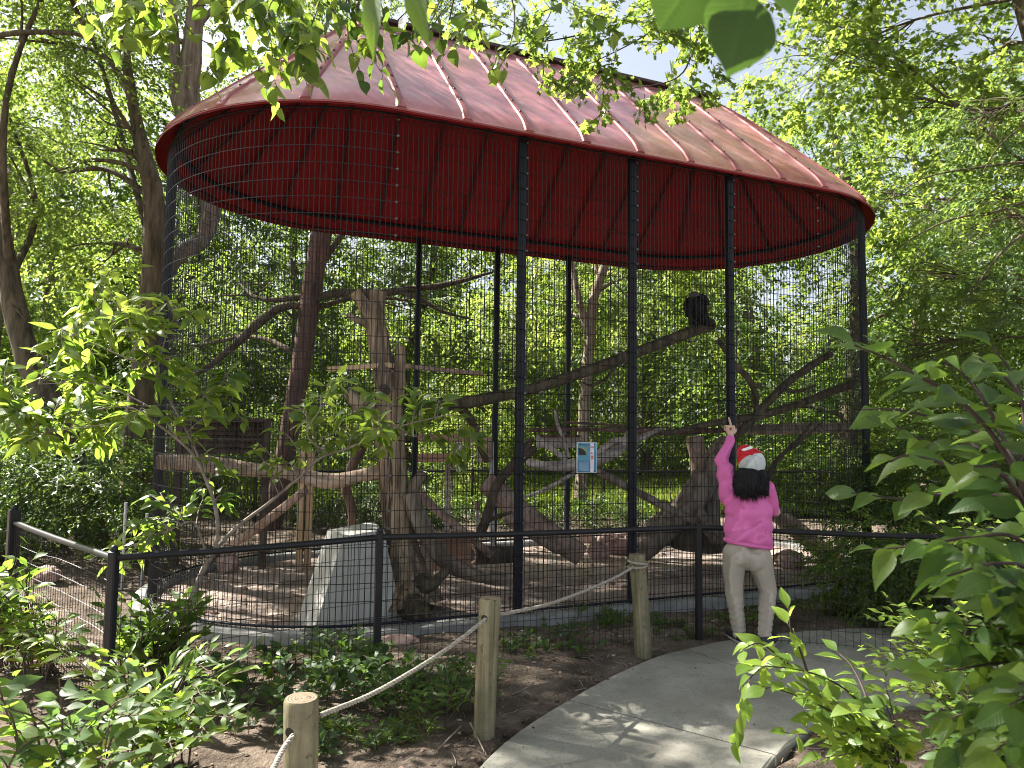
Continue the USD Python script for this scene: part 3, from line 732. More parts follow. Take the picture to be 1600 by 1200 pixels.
# shelf unit in the middle
o = thing('climbing_shelf', 'wooden climbing shelf of boards, panel and red block behind the dead tree', 'shelf', D(715, 740, 9.4) * [1, 1, 0])
for a, b, w, h, m in (((655, 684), (735, 684), 0.25, 0.10, WOOD_ORANGE), ((655, 715), (712, 715), 0.25, 0.11, WOOD_ORANGE)):
    put('shelf_board', beam(D(*a, 9.4), D(*b, 9.4), w, h), m, o)
put('side_panel', beam(D(717, 682, 9.35), D(717, 737, 9.35), 0.06, 0.13, up=(0, 1, 0)), PALE, o)
put('block', beam(D(757, 683, 9.3), D(757, 722, 9.3), 0.2, 0.19, up=(0, 1, 0)), WOOD_PINK, o)
put('support', beam(D(700, 722, 9.5), D(698, 880, 9.5) , 0.07, 0.07, up=(0, 1, 0)), WOOD_GREY, o)
put('support', beam(D(768, 690, 9.5), D(770, 878, 9.5), 0.06, 0.06, up=(0, 1, 0)), GALV, o)
o = thing('pale_board', 'pale weathered board hung level between the two back posts near the sign', 'board', D(872, 690, 9.9))
put('board', beam(D(838, 690, 9.9), D(906, 690, 9.9), 0.05, 0.17), WOOD_GREY, o)
put('batten', beam(D(838, 681, 9.85), D(906, 681, 9.85), 0.04, 0.03), BARK_RED, o)
# wooden blocks on the soil
o = thing('wooden_box', 'low box of orange-brown boards on the soil behind the dead trunk', 'box', D(690, 885, 8.0) * [1, 1, 0])
put('end_board', beam(D(668, 832, 7.75), D(666, 900, 7.75), 0.14, 0.16, up=(0, 1, 0)), WOOD_PINK, o)
put('front_board', box(D(705, 862, 8.0), (0.44, 0.10, 0.40), [1, 0.12, 0]), WOOD_ORANGE, o)
put('lid', box(D(712, 834, 8.05), (0.44, 0.3, 0.035), [1, 0.12, 0]), WOOD_PINK, o)
o = thing('nest_post', 'small wooden block on a thin post near the middle of the pen', 'post', D(746, 850, 9.0) * [1, 1, 0])
put('block', beam(D(746, 783, 9.0), D(746, 797, 9.0), 0.07, 0.07, up=(0, 1, 0)), WOOD_PINK, o)
put('stake', beam(D(746, 797, 9.0), D(746, 872, 9.0), 0.045, 0.045, up=(0, 1, 0)), WOOD_GREY, o)
# right half: roots, stump and branches
t = thing('root_stump', 'big grey uprooted stump leaning on spread roots at the right of the pen', 'stump', D(1090, 850, 9.3) * [1, 1, 0])
limb('trunk', [(1142, 690, 9.3), (1118, 725, 9.3), (1090, 768, 9.25), (1058, 805, 9.2), (1022, 838, 9.1), (998, 862, 9.0)], [36, 44, 44, 42, 44, 40], BARK_GREY, t, 14, 0.18, 6, 3)
limb('root', [(1118, 720, 9.35), (1112, 760, 9.45), (1108, 810, 9.5), (1112, 862, 9.5)], [30, 30, 34, 44], BARK_GREY, t, 12, 0.18, 6, 5)
limb('root', [(1100, 760, 9.3), (1075, 800, 9.4), (1062, 850, 9.5)], [26, 40, 60], BARK_BROWN, t, 12, 0.2, 6, 6)
limb('root', [(1085, 790, 9.2), (1110, 830, 9.2), (1150, 868, 9.1)], [22, 24, 26], BARK_GREY, t, 12, 0.2, 6, 7)
o = branch('cut_log', 'upright reddish sawn log standing behind the uprooted stump', [([(1085, 682, 10.0), (1092, 720, 10.0), (1094, 770, 10.0), (1092, 830, 10.0)], [28, 28, 28, 30])], WOOD_PINK, 'log', 'log')
branch('leaning_pole', 'dark pole leaning from the sign across behind the right steel post', [([(930, 735, 8.6), (975, 758, 8.6), (1030, 787, 8.6), (1080, 812, 8.6), (1132, 838, 8.6)], [12, 13, 13, 14, 13])], BARK_GREY, 'pole', 'pole')
branch('leaning_log', 'grey log sloping down to the right beyond the person', [([(1185, 772, 10.2), (1225, 812, 10.0), (1270, 848, 9.8), (1310, 880, 9.6)], [26, 28, 27, 24])], BARK_GREY, 'log', 'log')
branch('perch_log', 'thick straight horizontal log at head height across the right end of the pen', [([(1130, 668, 10.4), (1190, 671, 10.3), (1260, 669, 10.2), (1326, 668, 10.1)], [16, 17, 18, 17])], BARK_GREY, 'log', 'log')
branch('perch_pole', 'thin horizontal pole running across behind both right steel posts', [([(828, 672, 9.2), (900, 671, 9.5), (970, 672, 9.7), (1040, 676, 9.9), (1135, 672, 10.1)], [7, 7, 8, 9, 8]), ([(880, 660, 9.4), (960, 664, 9.7), (1030, 672, 9.9)], [4, 4, 5])], BARK_RED, 'pole', 'pole')
branch('curved_branch', 'long branch curving up to the right end of the pen above the pointing hand', [
    ([(1040, 678, 9.5), (1100, 664, 9.6), (1150, 656, 9.7), (1200, 646, 9.8), (1260, 627, 9.9), (1300, 611, 10.0), (1332, 600, 10.0)], [8, 10, 13, 13, 12, 13, 14]),
    ([(1150, 682, 9.7), (1175, 655, 9.75), (1200, 628, 9.8), (1230, 598, 9.9), (1265, 573, 10.0), (1298, 553, 10.1)], [13, 14, 13, 12, 12, 11]),
    ([(1182, 648, 9.75), (1180, 615, 9.7), (1168, 590, 9.7), (1150, 572, 9.7), (1136, 550, 9.7), (1121, 530, 9.7)], [9, 9, 10, 9, 9, 8]),
    ([(1222, 606, 9.9), (1245, 612, 9.9), (1275, 602, 9.9)], [6, 5, 4])], BARK_BROWN)
branch('antler_branch', 'crooked grey forked branch behind the blue sign', [
    ([(822, 722, 9.0), (855, 728, 9.0), (890, 727, 9.0), (925, 722, 9.0), (958, 708, 9.0), (978, 690, 9.0), (984, 675, 9.0)], [12, 15, 19, 20, 17, 16, 12]),
    ([(838, 682, 9.05), (860, 700, 9.05), (885, 718, 9.05)], [9, 10, 10]),
    ([(866, 640, 9.1), (872, 665, 9.1), (882, 690, 9.1), (888, 715, 9.1)], [5, 6, 6, 7]),
    ([(935, 708, 9.0), (960, 690, 9.0), (990, 688, 8.95), (1015, 678, 8.9), (1035, 668, 8.9)], [10, 11, 12, 8, 6]),
    ([(905, 735, 8.95), (875, 752, 8.9), (845, 768, 8.85), (815, 778, 8.8)], [7, 6, 6, 5])], WOOD_GREY)
branch('dark_branch', 'thin black forked branch rising to the right behind the person', [
    ([(1196, 752, 9.0), (1212, 722, 9.1), (1235, 698, 9.2), (1255, 678, 9.3), (1268, 660, 9.3)], [9, 8, 6, 5, 4]), ([(1222, 710, 9.15), (1250, 690, 9.2), (1285, 660, 9.3)], [5, 4, 3])], WOOD_DARK)
# dark hut at the left back of the pen
o = thing('nest_box', 'dark slatted nest box raised on legs at the left back of the pen', 'box', D(350, 800, 9.0) * [1, 1, 0])
cx = D(348, 682, 9.1)
put('panel', box(cx, (1.12, 0.05, 0.44), [1, 0.15, 0]), WOOD_DARK, o)
put('roof_board', box(D(345, 655, 9.0), (1.22, 0.55, 0.035), [1, 0.15, 0]), WOOD_DARK, o)
for px in (283, 418):
    a = D(px, 655, 9.0); put('leg', box([a[0], a[1], (a[2] + PEN_Z) / 2], (0.08, 0.08, a[2] - PEN_Z), [1, 0.15, 0]), WOOD_DARK, o)
for k in range(6):
    p = cx + [0, -0.04, -0.19 + k * 0.075]; put('slat', box(p, (1.10, 0.02, 0.055), [1, 0.15, 0]), WOOD_DARK, o)
# pale tapering housing near the wire
def prism(bottom, top):
    v = np.vstack([bottom, top]); h = trimesh.convex.convex_hull(v); return np.array(h.vertices), np.array(h.faces)
bl, bm, br = G(463, 972), G(490, 990), G(628, 966)
mid = (bl + br) / 2
o = thing('concrete_housing', 'pale grey tapering concrete block just inside the front of the pen', 'block', bm)
n_ = bl - bm
bb = br + n_
yb = bm[1]
t1, t2, t3, t4 = D(536, 838, yb + 0.10), D(512, 815, bl[1] - 0.02), D(600, 820, br[1] + 0.02), D(582, 811, br[1] + 0.45)
zz = np.mean([t1[2], t3[2]])
put('block', trimesh.convex.convex_hull(np.array([bl, bm, br, bb + [0.0, 0.15, 0], t1, [t2[0], t2[1], t1[2] + 0.02], [t3[0], t3[1], t1[2]], [t4[0], t4[1], t1[2] + 0.02]])), PALE, o)
put('base_slab', trimesh.convex.convex_hull(np.array([p + [0, 0, z] for p in (bl + [-.03, .02, 0], bm + [-.01, -.04, 0], br + [.04, -.03, 0], bb + [.04, .2, 0]) for z in (-0.03, 0.028)])), CURB, o)
# rocks
def rock(px, py, w, h, label, seed, mat=ROCK, squash=0.75):
    c = G(px, py)
    s = c[1] * PXM
    m = trimesh.creation.icosphere(3, 1.0)
    v = np.array(m.vertices); n = meshkit.fbm(v * 1.6 + seed * 7.3, 4, seed)
    v = v * (0.68 + 0.62 * n)[:, None]
    v = np.round(v * 4.5) / 4.5 * 0.35 + v * 0.65
    v = v * [w * s / 2, w * s / 2 * squash, h * s / 2 * 1.1] + c + [0, w * s / 2 * squash * 0.6, h * s / 2 * 0.85]
    return put('rock', (v, np.array(m.faces)), mat, smooth=28, label=label, cat='rock')
rock(936, 874, 34, 28, 'smooth pale rock left of the dark gap by the right steel post', 1)
rock(965, 868, 56, 40, 'largest pinkish rock beside the right steel post', 2)
rock(990, 866, 40, 32, 'rough pink rock partly behind the right steel post', 3)
rock(915, 850, 30, 18, 'low dark rock behind the smooth pale rock', 4, ROCK)
rock(352, 898, 36, 32, 'round pale-topped stump-like rock on the left pen soil', 5, ROCK)
rock(1238, 890, 46, 30, 'reddish rock on the ground beyond the person', 6, ROCK)
rock(1100, 862, 40, 20, 'rock at the foot of the uprooted stump', 8, ROCK)
rock(66, 912, 44, 26, 'flat brown rock outside the far left fence post', 7, ROCK)
rock(620, 1012, 60, 14, 'flat pinkish stone at the kerb beside the fence post', 11, ROCK)
rock(1355, 880, 34, 22, 'grey rock at the right end of the pen', 12, ROCK)
rng = np.random.default_rng(77)
chips = []
for k in range(260):
    s, v = rng.uniform(-4.2, 4.2), rng.uniform(-1.8, 1.8)
    if np.hypot(max(abs(s) - HALF, 0), v) > 1.85: continue
    m = trimesh.creation.icosphere(1, 1.0); r = rng.uniform(0.008, 0.03)
    vv = np.array(m.vertices) * (0.7 + 0.6 * rng.random((len(m.vertices), 1))) * [r * 1.4, r, r * 0.6]
    chips.append((vv + W(s, v, PEN_Z + 0.03), np.array(m.faces)))
put('pebbles', join(chips), ROCK, label='scattered pebbles and wood chips over the pen soil', cat='pebbles', kind='stuff')

# ================================================================== blue sign on the wire
c = V(917, 715, -R_MESH - 0.0)
c = V(917, 715, -R_MESH - 0.008)
def sg(u, z, lift=0.0):
    return c + AX * u + np.array([0, 0, z]) - NX * lift
wd, hg = 0.27 / 2, 0.385 / 2
sc = c[1] * PXM
wd, hg = 33 * sc / 2 / 0.93, 47 * sc / 2
o = thing('information_sign', 'small blue information sign with dark animal picture fixed to the pen wire', 'sign', c)
BLUE = look('sign_blue', (0.045, 0.16, 0.25), (0.10, 0.30, 0.36), 0.35, 5.0)
def plate(name, u0, u1, z0, z1, mat, lift, th=0.002):
    put(name, box(sg((u0 + u1) / 2, (z0 + z1) / 2, lift), (abs(u1 - u0), th, abs(z1 - z0))), mat, o)
plate('board', -wd, wd, -hg, hg, look('sign_white', (0.62, 0.68, 0.70), rough=0.35), 0.0, 0.008)
plate('blue_field', -wd * 0.94, wd * 0.94, -hg * 0.96, hg * 0.96, BLUE, 0.0055)
plate('lower_field', -wd * 0.94, wd * 0.24, -hg * 0.96, -hg * 0.2, look('sign_deep_blue', (0.03, 0.11, 0.22), (0.05, 0.17, 0.28), 0.35, 9), 0.0075)
plate('pale_band', wd * 0.30, wd * 0.66, -hg * 0.96, hg * 0.96, look('sign_pink', (0.60, 0.50, 0.56), (0.68, 0.62, 0.66), 0.35, 9), 0.0075)
plate('title_bar', -wd * 0.86, wd * 0.24, hg * 0.80, hg * 0.88, look('sign_title', (0.03, 0.10, 0.20), rough=0.4), 0.0080)
plate('photo', -wd * 0.88, -wd * 0.05, hg * 0.20, hg * 0.70, look('sign_photo', (0.10, 0.16, 0.10), (0.22, 0.30, 0.16), 0.35, 60), 0.0085)
th = np.linspace(0, np.pi / 2, 8)
shape = [(-wd * 0.88, hg * 0.18)] + [(-wd * 0.88 + wd * 0.75 * math.sin(x), hg * 0.18 + hg * 0.46 * math.cos(x)) for x in th]
v = np.array([sg(u, z, 0.0115) for u, z in shape] + [sg(u, z, 0.0098) for u, z in shape])
put('animal_picture', trimesh.convex.convex_hull(v), look('sign_animal', (0.008, 0.008, 0.007), rough=0.4), o)
for z0, z1, u0, u1, col in ((0.66, 0.74, .32, .64, (0.45, 0.08, 0.07)), (0.24, 0.34, .34, .52, (0.40, 0.12, 0.12)), (-0.06, 0.14, .36, .60, (0.50, 0.14, 0.10)), (-0.14, -0.06, .40, .52, (0.50, 0.14, 0.10))):
    plate('map_mark', wd * u0, wd * u1, hg * z0, hg * z1, look(f'sign_red_{int((z1 + 1) * 100)}', col, rough=0.4), 0.0095)
LINE = look('sign_text', (0.40, 0.52, 0.60), rough=0.4)
rng = np.random.default_rng(8)
for k in range(9):
    z = -hg * (0.30 + 0.07 * k)
    plate('text_line', -wd * 0.84, wd * (0.18 - 0.25 * rng.random() * (k % 3 == 2)), z, z + hg * 0.022, LINE, 0.0095)
for px in (-0.7, 0.7):
    for pz in (-0.9, 0.9):
        m = trimesh.creation.icosphere(1, 0.007); put('fixing', (np.array(m.vertices) + sg(wd * px, hg * pz, 0.008), np.array(m.faces)), CLIP, o, smooth=True)

# ================================================================== black primate on the end of the climbing log
yb = 9.0
def PM(px, py, dy=0.0): return D(px, py, yb + dy)
k = yb * PXM
o = thing('primate', 'black-furred primate sitting hunched with head bowed on the end of the climbing log', 'primate', PM(1090, 512))
FUR = look('black_fur', (0.009, 0.0085, 0.009), (0.024, 0.022, 0.022), 0.6, 30, bump=0.5, bump_scale=140, spec=0.2, bdist=0.006)
PALEFUR = look('grey_fur', (0.05, 0.047, 0.045), (0.11, 0.105, 0.10), 0.8, 30, bump=0.5, bump_scale=140, spec=0.2, bdist=0.006)
chains = [
    [(PM(1094, 503, 0.0), 11.5 * k), (PM(1091, 490, -0.02), 12.5 * k), (PM(1087, 477, -0.03), 11.5 * k), (PM(1085, 469, 0.0), 8.5 * k)],          # trunk, bent forward
    [(PM(1087, 466, 0.02), 7 * k), (PM(1095, 465, 0.05), 6 * k)],                                                                       # neck
    [(PM(1098, 466, 0.06), 6.2 * k), (PM(1103, 469, 0.05), 4.6 * k), (PM(1106, 475, 0.03), 2.8 * k)],                                     # bowed head, muzzle
    [(PM(1099, 460, 0.12), 1.6 * k)], [(PM(1095, 461, -0.02), 1.6 * k)],
    [(PM(1077, 470, -0.02), 5.8 * k), (PM(1072, 482, -0.10), 3.8 * k), (PM(1075, 493, -0.16), 2.9 * k), (PM(1083, 500, -0.2), 2.0 * k)],      # near arm
    [(PM(1098, 474, 0.06), 4.5 * k), (PM(1101, 487, 0.08), 3.2 * k), (PM(1106, 499, 0.02), 2.3 * k), (PM(1108, 504, 0.0), 2.0 * k)],
    [(PM(1092, 505, -0.02), 8 * k), (PM(1101, 494, -0.10), 5.2 * k), (PM(1105, 505, -0.10), 3.2 * k), (PM(1110, 506, -0.09), 2.2 * k)],        # thigh, knee, foot
    [(PM(1089, 506, 0.02), 8 * k), (PM(1081, 501, 0.12), 5 * k), (PM(1083, 512, 0.12), 3.0 * k), (PM(1088, 514, 0.08), 2.2 * k)],
]
for i in range(4):
    chains.append([(PM(1083 + i * 0.9, 500, -0.2), 1.1 * k), (PM(1086 + i * 1.3, 504 + (i % 2), -0.21), 1.0 * k), (PM(1087 + i * 1.3, 508 + (i % 2) * 0.7, -0.17), 0.8 * k)])
    chains.append([(PM(1109 + i * 0.5, 504, -0.09), 1.1 * k), (PM(1112 + i * 0.6, 505.5, -0.10 + 0.02 * i), 0.9 * k), (PM(1113.5 + i * .5, 508, -0.09 + 0.02 * i), 0.8 * k)])
body = bump_verts(fat(chains, 0.012, 4), 0.010, 18, 4)
put('body', body, FUR, o, smooth=True)
put('grey_patch', fat([[(PM(1082, 462, -0.03), 6.3 * k), (PM(1088, 460.5, -0.02), 5.0 * k)]], 0.012, 3), PALEFUR, o, smooth=True, label='greyish crown and nape')
for ex in (0.085, 0.02):
    put('eye', fat([[(PM(1105, 468, ex), 1.0 * k)]], 0.006, 2), look('eye_dark', (0.03, 0.015, 0.008), rough=0.1), o, smooth=True) if ex == 0.085 else None
def hairs(path_parent, mesh, n, length, width, mat, seed, down=0.4, sel=None, name='fur'):
    v, f = mesh
    tm = trimesh.Trimesh(v, f, process=False)
    rg = np.random.default_rng(seed)
    area = tm.area_faces / tm.area_faces.sum()
    fi = rg.choice(len(f), n, p=area)
    bc = rg.dirichlet([1, 1, 1], n)
    p = (v[f[fi]] * bc[..., None]).sum(1)
    d = tm.face_normals[fi] * 0.7 + [0, 0, -down] + rg.normal(0, 0.25, (n, 3))
    d /= np.linalg.norm(d, axis=1, keepdims=True)
    L = length * rg.uniform(0.6, 1.3, n)[:, None]
    pts = np.stack([p - d * 0.003, p + d * L * 0.5, p + d * L + np.array([0, 0, -down * 0.5]) * L], 1)
    path = free(path_parent, name)
    c = UsdGeom.BasisCurves.Define(stage, path)
    c.CreateTypeAttr('linear')
    c.CreatePointsAttr(Vt.Vec3fArray.FromNumpy((pts.reshape(-1, 3) - LOC[path_parent]).astype(np.float32)))
    c.CreateCurveVertexCountsAttr(Vt.IntArray.FromNumpy(np.full(n, 3, np.int32)))
    c.CreateWidthsAttr(Vt.FloatArray.FromNumpy(np.tile([width, width * 0.8, width * 0.15], n).astype(np.float32)))
    c.SetWidthsInterpolation('vertex')
    UsdShade.MaterialBindingAPI.Apply(c.GetPrim()).Bind(UsdShade.Material.Get(stage, mat))
    return tag(path, kind='stuff')
hairs(o, body, 4500, 0.022, 0.0025, FUR, 5)

# ================================================================== the person
yp = G(1180, 1009)[1]
kp = yp * PXM
def PP(px, py, dy=0.0): return D(px, py, yp + dy)
who = thing('person', 'person in pink sweatshirt, beige trousers and red cap pointing up at the primate', 'person', G(1180, 1009))
SKIN = look('skin', (0.42, 0.26, 0.19), (0.48, 0.31, 0.23), 0.5, 20)
PINK = look('pink_jersey', (0.52, 0.115, 0.30), (0.60, 0.15, 0.36), 0.88, 3, bump=0.18, bump_scale=260, spec=0.15, bdist=0.003)
BEIGE = look('beige_cotton', (0.30, 0.262, 0.212), (0.37, 0.325, 0.268), 0.88, 4, bump=0.15, bump_scale=240, spec=0.15, bdist=0.003)
HAIR = look('black_hair', (0.004, 0.0035, 0.0035), (0.007, 0.006, 0.006), 0.6, 30, spec=0.22)
RED = look('cap_red', (0.42, 0.012, 0.022), (0.50, 0.02, 0.03), 0.75, 12, bump=0.1, bump_scale=200, spec=0.2, bdist=0.002)
CAPGREY = look('cap_grey', (0.38, 0.41, 0.40), (0.46, 0.49, 0.48), 0.8, 10, bump=0.1, bump_scale=200, spec=0.2, bdist=0.002)
SHOE = look('dark_shoe', (0.010, 0.010, 0.014), (0.022, 0.022, 0.03), 0.5, 10)
SOLE = look('shoe_sole', (0.25, 0.25, 0.25), rough=0.7)
# joints (pixel, pixel, metres away from the body's plane)
Lsh, Lel, Lwr = PP(1143, 758, 0.05), PP(1128, 722, 0.17), PP(1142, 683, 0.30)
Rsh, Rel, Rwr = PP(1197, 764, 0.03), PP(1212, 800, 0.10), PP(1186, 792, 0.30)
head_c = PP(1174, 722, 0.05)
skin = [
    [(PP(1172, 768, 0.02), 0.055), (PP(1172, 745, 0.03), 0.052)],
    [(head_c + [0, 0.0, 0.03], 0.088), (head_c + [0.0, 0.04, -0.02], 0.080), (head_c + [-0.01, 0.075, -0.07], 0.045)],           # skull and jaw
    [(head_c + [-0.012, 0.118, -0.005], 0.012), (head_c + [-0.014, 0.128, -0.022], 0.014)],                                        # nose
    [(head_c + [-0.01, 0.105, -0.052], 0.016)], [(head_c + [-0.01, 0.09, -0.085], 0.022)],
    [(head_c + [-0.088, 0.01, -0.01], 0.02), (head_c + [-0.090, 0.005, -0.03], 0.014)], [(head_c + [0.088, 0.01, -0.01], 0.02), (head_c + [0.090, 0.005, -0.03], 0.014)],
    [(Lsh, 0.05), (Lel, 0.036), (Lwr, 0.025)], [(Rsh, 0.05), (Rel, 0.036), (Rwr, 0.026)],
    [(PP(1170, 772, 0.03), 0.07), (PP(1170, 800, 0.03), 0.085), (PP(1168, 850, 0.03), 0.08)], [(Lsh, 0.05), (Rsh, 0.05)],
    [(PP(1153, 868, 0.02), 0.06), (PP(1148, 928, 0.05), 0.042), (PP(1155, 985, 0.0), 0.035), (PP(1155, 1003, 0.01), 0.035)],
    [(PP(1186, 872, 0.02), 0.06), (PP(1200, 926, 0.03), 0.042), (PP(1196, 985, -0.10), 0.035), (PP(1203, 1008, -0.12), 0.035)],
]
palm = PP(1142, 672, 0.33)
up = PP(1141, 655, 0.37) - palm; up /= np.linalg.norm(up)
fwd = np.array([0, 1.0, 0.0]); fwd -= up * (fwd @ up); fwd /= np.linalg.norm(fwd)
sd = np.cross(up, fwd)                                   # towards the right of the picture or left, thumb side on the right
if sd[0] < 0: sd = -sd
skin += [[(Lwr, 0.025), (palm - up * 0.02 - sd * 0.012, 0.022)], [(palm - up * 0.02 - sd * 0.026, 0.016), (palm + up * 0.028 - sd * 0.028, 0.014)], [(palm - up * 0.02 + sd * 0.018, 0.019), (palm + up * 0.032 + sd * 0.022, 0.0145)], [(palm + up * 0.028 - sd * 0.028, 0.014), (palm + up * 0.032 + sd * 0.022, 0.0145)]]
# index finger straight up; three fingers folded forward over the palm; thumb across
i0 = palm + up * 0.034 + sd * 0.004
skin.append([(i0, 0.0105), (i0 + up * 0.034 + sd * -0.006, 0.0095), (i0 + up * 0.056 + sd * -0.010, 0.0085), (i0 + up * 0.078 + sd * -0.016, 0.007)])
for q, L in ((-0.010, 0.040), (-0.024, 0.036), (-0.037, 0.030)):
    b0 = palm + up * 0.03 + sd * q
    skin.append([(b0, 0.0105), (b0 + up * 0.012 + fwd * 0.028, 0.0098), (b0 - up * 0.014 + fwd * 0.042, 0.009), (b0 - up * 0.022 + fwd * 0.018, 0.008)])
skin.append([(palm - up * 0.012 + sd * 0.030, 0.014), (palm + up * 0.010 + sd * 0.044 + fwd * 0.012, 0.0115), (palm + up * 0.028 + sd * 0.034 + fwd * 0.026, 0.0095)])
# the other hand, at chest height in front
rp = Rwr + np.array([-0.05, 0.04, 0.02])
skin.append([(Rwr, 0.026), (rp, 0.030)])
for q in range(4):
    b0 = rp + np.array([-0.02, 0.01, 0.026 - 0.017 * q])
    skin.append([(b0, 0.011), (b0 + [-0.03, 0.012, 0.0], 0.010), (b0 + [-0.04, -0.01, 0.0], 0.009), (b0 + [-0.03, -0.026, 0.0], 0.008)])
skin.append([(rp + [0.0, -0.01, 0.03], 0.012), (rp + [-0.022, -0.022, 0.045], 0.010), (rp + [-0.04, -0.02, 0.04], 0.009)])
put('body', fat(skin, 0.009, 4, 18), SKIN, who, smooth=True)
# sweatshirt
sweat = [
    [(PP(1171, 762, 0.02), 0.075), (PP(1168, 775, 0.02), 0.115)],
    [(Lsh + [0.01, 0, -0.01], 0.074), (PP(1170, 772, 0.02), 0.118), (Rsh + [-0.012, 0, -0.01], 0.074)],
    [(PP(1170, 775, 0.02), 0.117), (PP(1158, 800, 0.02), 0.116)], [(PP(1172, 775, 0.02), 0.117), (PP(1182, 800, 0.02), 0.116)],
    [(PP(1157, 800, 0.02), 0.114), (PP(1154, 832, 0.01), 0.110)], [(PP(1183, 800, 0.02), 0.114), (PP(1183, 838, 0.01), 0.113)],
    [(PP(1157, 800, 0.02), 0.122), (PP(1183, 800, 0.02), 0.122)], [(PP(1154, 832, 0.01), 0.114), (PP(1183, 840, 0.01), 0.118)],
    [(Lsh + [0.012, 0, -0.03], 0.078), (Lsh, 0.070), (PP(1134, 738, 0.11), 0.062), (Lel, 0.056), (PP(1134, 704, 0.235), 0.046), (PP(1140, 690, 0.28), 0.037)],
    [(PP(1134, 738, 0.11) - [0, 0, 0.03], 0.066), (PP(1140, 776, 0.04), 0.082)],
    [(Rsh, 0.072), (PP(1203, 784, 0.06), 0.062), (Rel - [0.03, 0, -0.02], 0.054), (PP(1200, 797, 0.2), 0.046), (Rwr, 0.040)],
]
sw = fat(sweat, 0.014, 12)
# squash front to back, hang folds across the back
v = sw[0].copy()
v[:, 1] = np.where(v[:, 2] < Lsh[2], yp + 0.02 + (v[:, 1] - yp - 0.02) * 0.92, v[:, 1])
tm = trimesh.Trimesh(v, sw[1], process=False)

fold = np.sin((v[:, 2] * 1.0 + 0.9 * np.abs(v[:, 0] - head_c[0] - 0.05) ** 1.2 * 1.0) * 46 + 3.5 * meshkit.noise(v * 5, 2))
arm = np.clip((v[:, 2] - Lsh[2] + 0.02) / 0.08, 0, 1) * (v[:, 0] < head_c[0] - 0.06)
low = np.clip((PP(1170, 800)[2] - v[:, 2]) / 0.12, 0, 1)
amp = 0.0075 * arm + 0.0060 * low + 0.0015
nz = meshkit.fbm(v * 9, 3, 7) - 0.5
v = v + tm.vertex_normals * (fold * amp + nz * 0.012)[:, None]
# hem: cut level with a gentle slope
hem_l, hem_r = PP(1130, 850)[2], PP(1207, 862)[2]
xh = np.clip((v[:, 0] - PP(1130, 850)[0]) / (PP(1207, 860)[0] - PP(1130, 850)[0]), 0, 1)
zmin = hem_l * (1 - xh) + hem_r * xh - 0.012 * np.sin(np.pi * xh)
v[:, 2] = np.maximum(v[:, 2], zmin)
put('sweatshirt', (v, sw[1]), PINK, who, smooth=True)
put('cuff', fat([[(PP(1139.5, 693, 0.27), 0.039), (PP(1141, 686, 0.295), 0.036)]], 0.01, 4), PINK, who, smooth=True)
# ribbed hem band
hz = [(PP(1131, 846, 0), PP(1206, 859, 0))]
th = np.linspace(0, 2 * np.pi, 49)
a, b = PP(1133, 843, 0.015), PP(1205, 855, 0.015)
cx_, rx_ = (a + b) / 2, (b - a) / 2
bandm = np.array([cx_ + rx_ * math.cos(x) * 0.98 + np.array([0, 0.108 * math.sin(x), 0]) for x in th])
put('hem_band', tube(bandm, 0.018, 8), PINK, who, smooth=True)
# trousers
trous = [
    [(PP(1156, 852, 0.02), 0.088), (PP(1180, 856, 0.02), 0.090)],
    [(PP(1153, 866, 0.01), 0.105), (PP(1181, 872, 0.0), 0.108)],
    [(PP(1149, 866, 0.0), 0.098), (PP(1146, 890, 0.02), 0.084), (PP(1147, 928, 0.05), 0.066), (PP(1151, 960, 0.03), 0.057), (PP(1156, 992, 0.0), 0.049)],
    [(PP(1184, 868, 0.0), 0.102), (PP(1192, 895, 0.01), 0.085), (PP(1200, 924, 0.03), 0.067), (PP(1198, 950, -0.04), 0.059), (PP(1195, 988, -0.12), 0.050)],
    [(PP(1154, 872, -0.022), 0.082), (PP(1156, 858, -0.005), 0.086)], [(PP(1181, 877, -0.022), 0.084), (PP(1180, 862, -0.005), 0.088)],
]
tr = fat(trous, 0.014, 10)
v = tr[0]
tm = trimesh.Trimesh(v, tr[1], process=False)
below = np.clip((PP(1170, 930)[2] - v[:, 2]) / 0.1, 0, 1)
wr = np.sin(v[:, 2] * 150 + 5 * meshkit.noise(v * 9, 5)) * 0.0035 * below + (meshkit.fbm(v * 11, 3, 3) - 0.5) * 0.012
seam = -0.006 * np.exp(-((v[:, 0] - PP(1167, 880)[0]) / 0.008) ** 2) * (v[:, 1] < yp) * (v[:, 2] > PP(1168, 895)[2])
v = v + tm.vertex_normals * (wr + seam)[:, None]
put('trousers', (v, tr[1]), BEIGE, who, smooth=True)
for (px, py, dy, toe) in ((1156, 1003, 0.0, (-0.03, 0.16)), (1199, 1012, -0.12, (0.10, 0.13))):
    b = PP(px, py, dy); b = np.array([b[0], b[1], 0.022])
    d = np.array([toe[0], toe[1], 0]); d /= np.linalg.norm(d)
    put('shoe', fat([[(b + [0, 0, 0.05] - d * 0.03, 0.042), (b + d * 0.05 + [0, 0, 0.045], 0.044), (b + d * 0.15 + [0, 0, 0.035], 0.036)]], 0.012, 4), SHOE, who, smooth=True)
    put('shoe_sole', fat([[(b + [0, 0, 0.014] - d * 0.035, (0.042, 0.042, 0.014)), (b + d * 0.07 + [0, 0, 0.014], (0.046, 0.046, 0.014)), (b + d * 0.155 + [0, 0, 0.014], (0.036, 0.036, 0.014))]], 0.014, 2), SOLE, who, smooth=True)
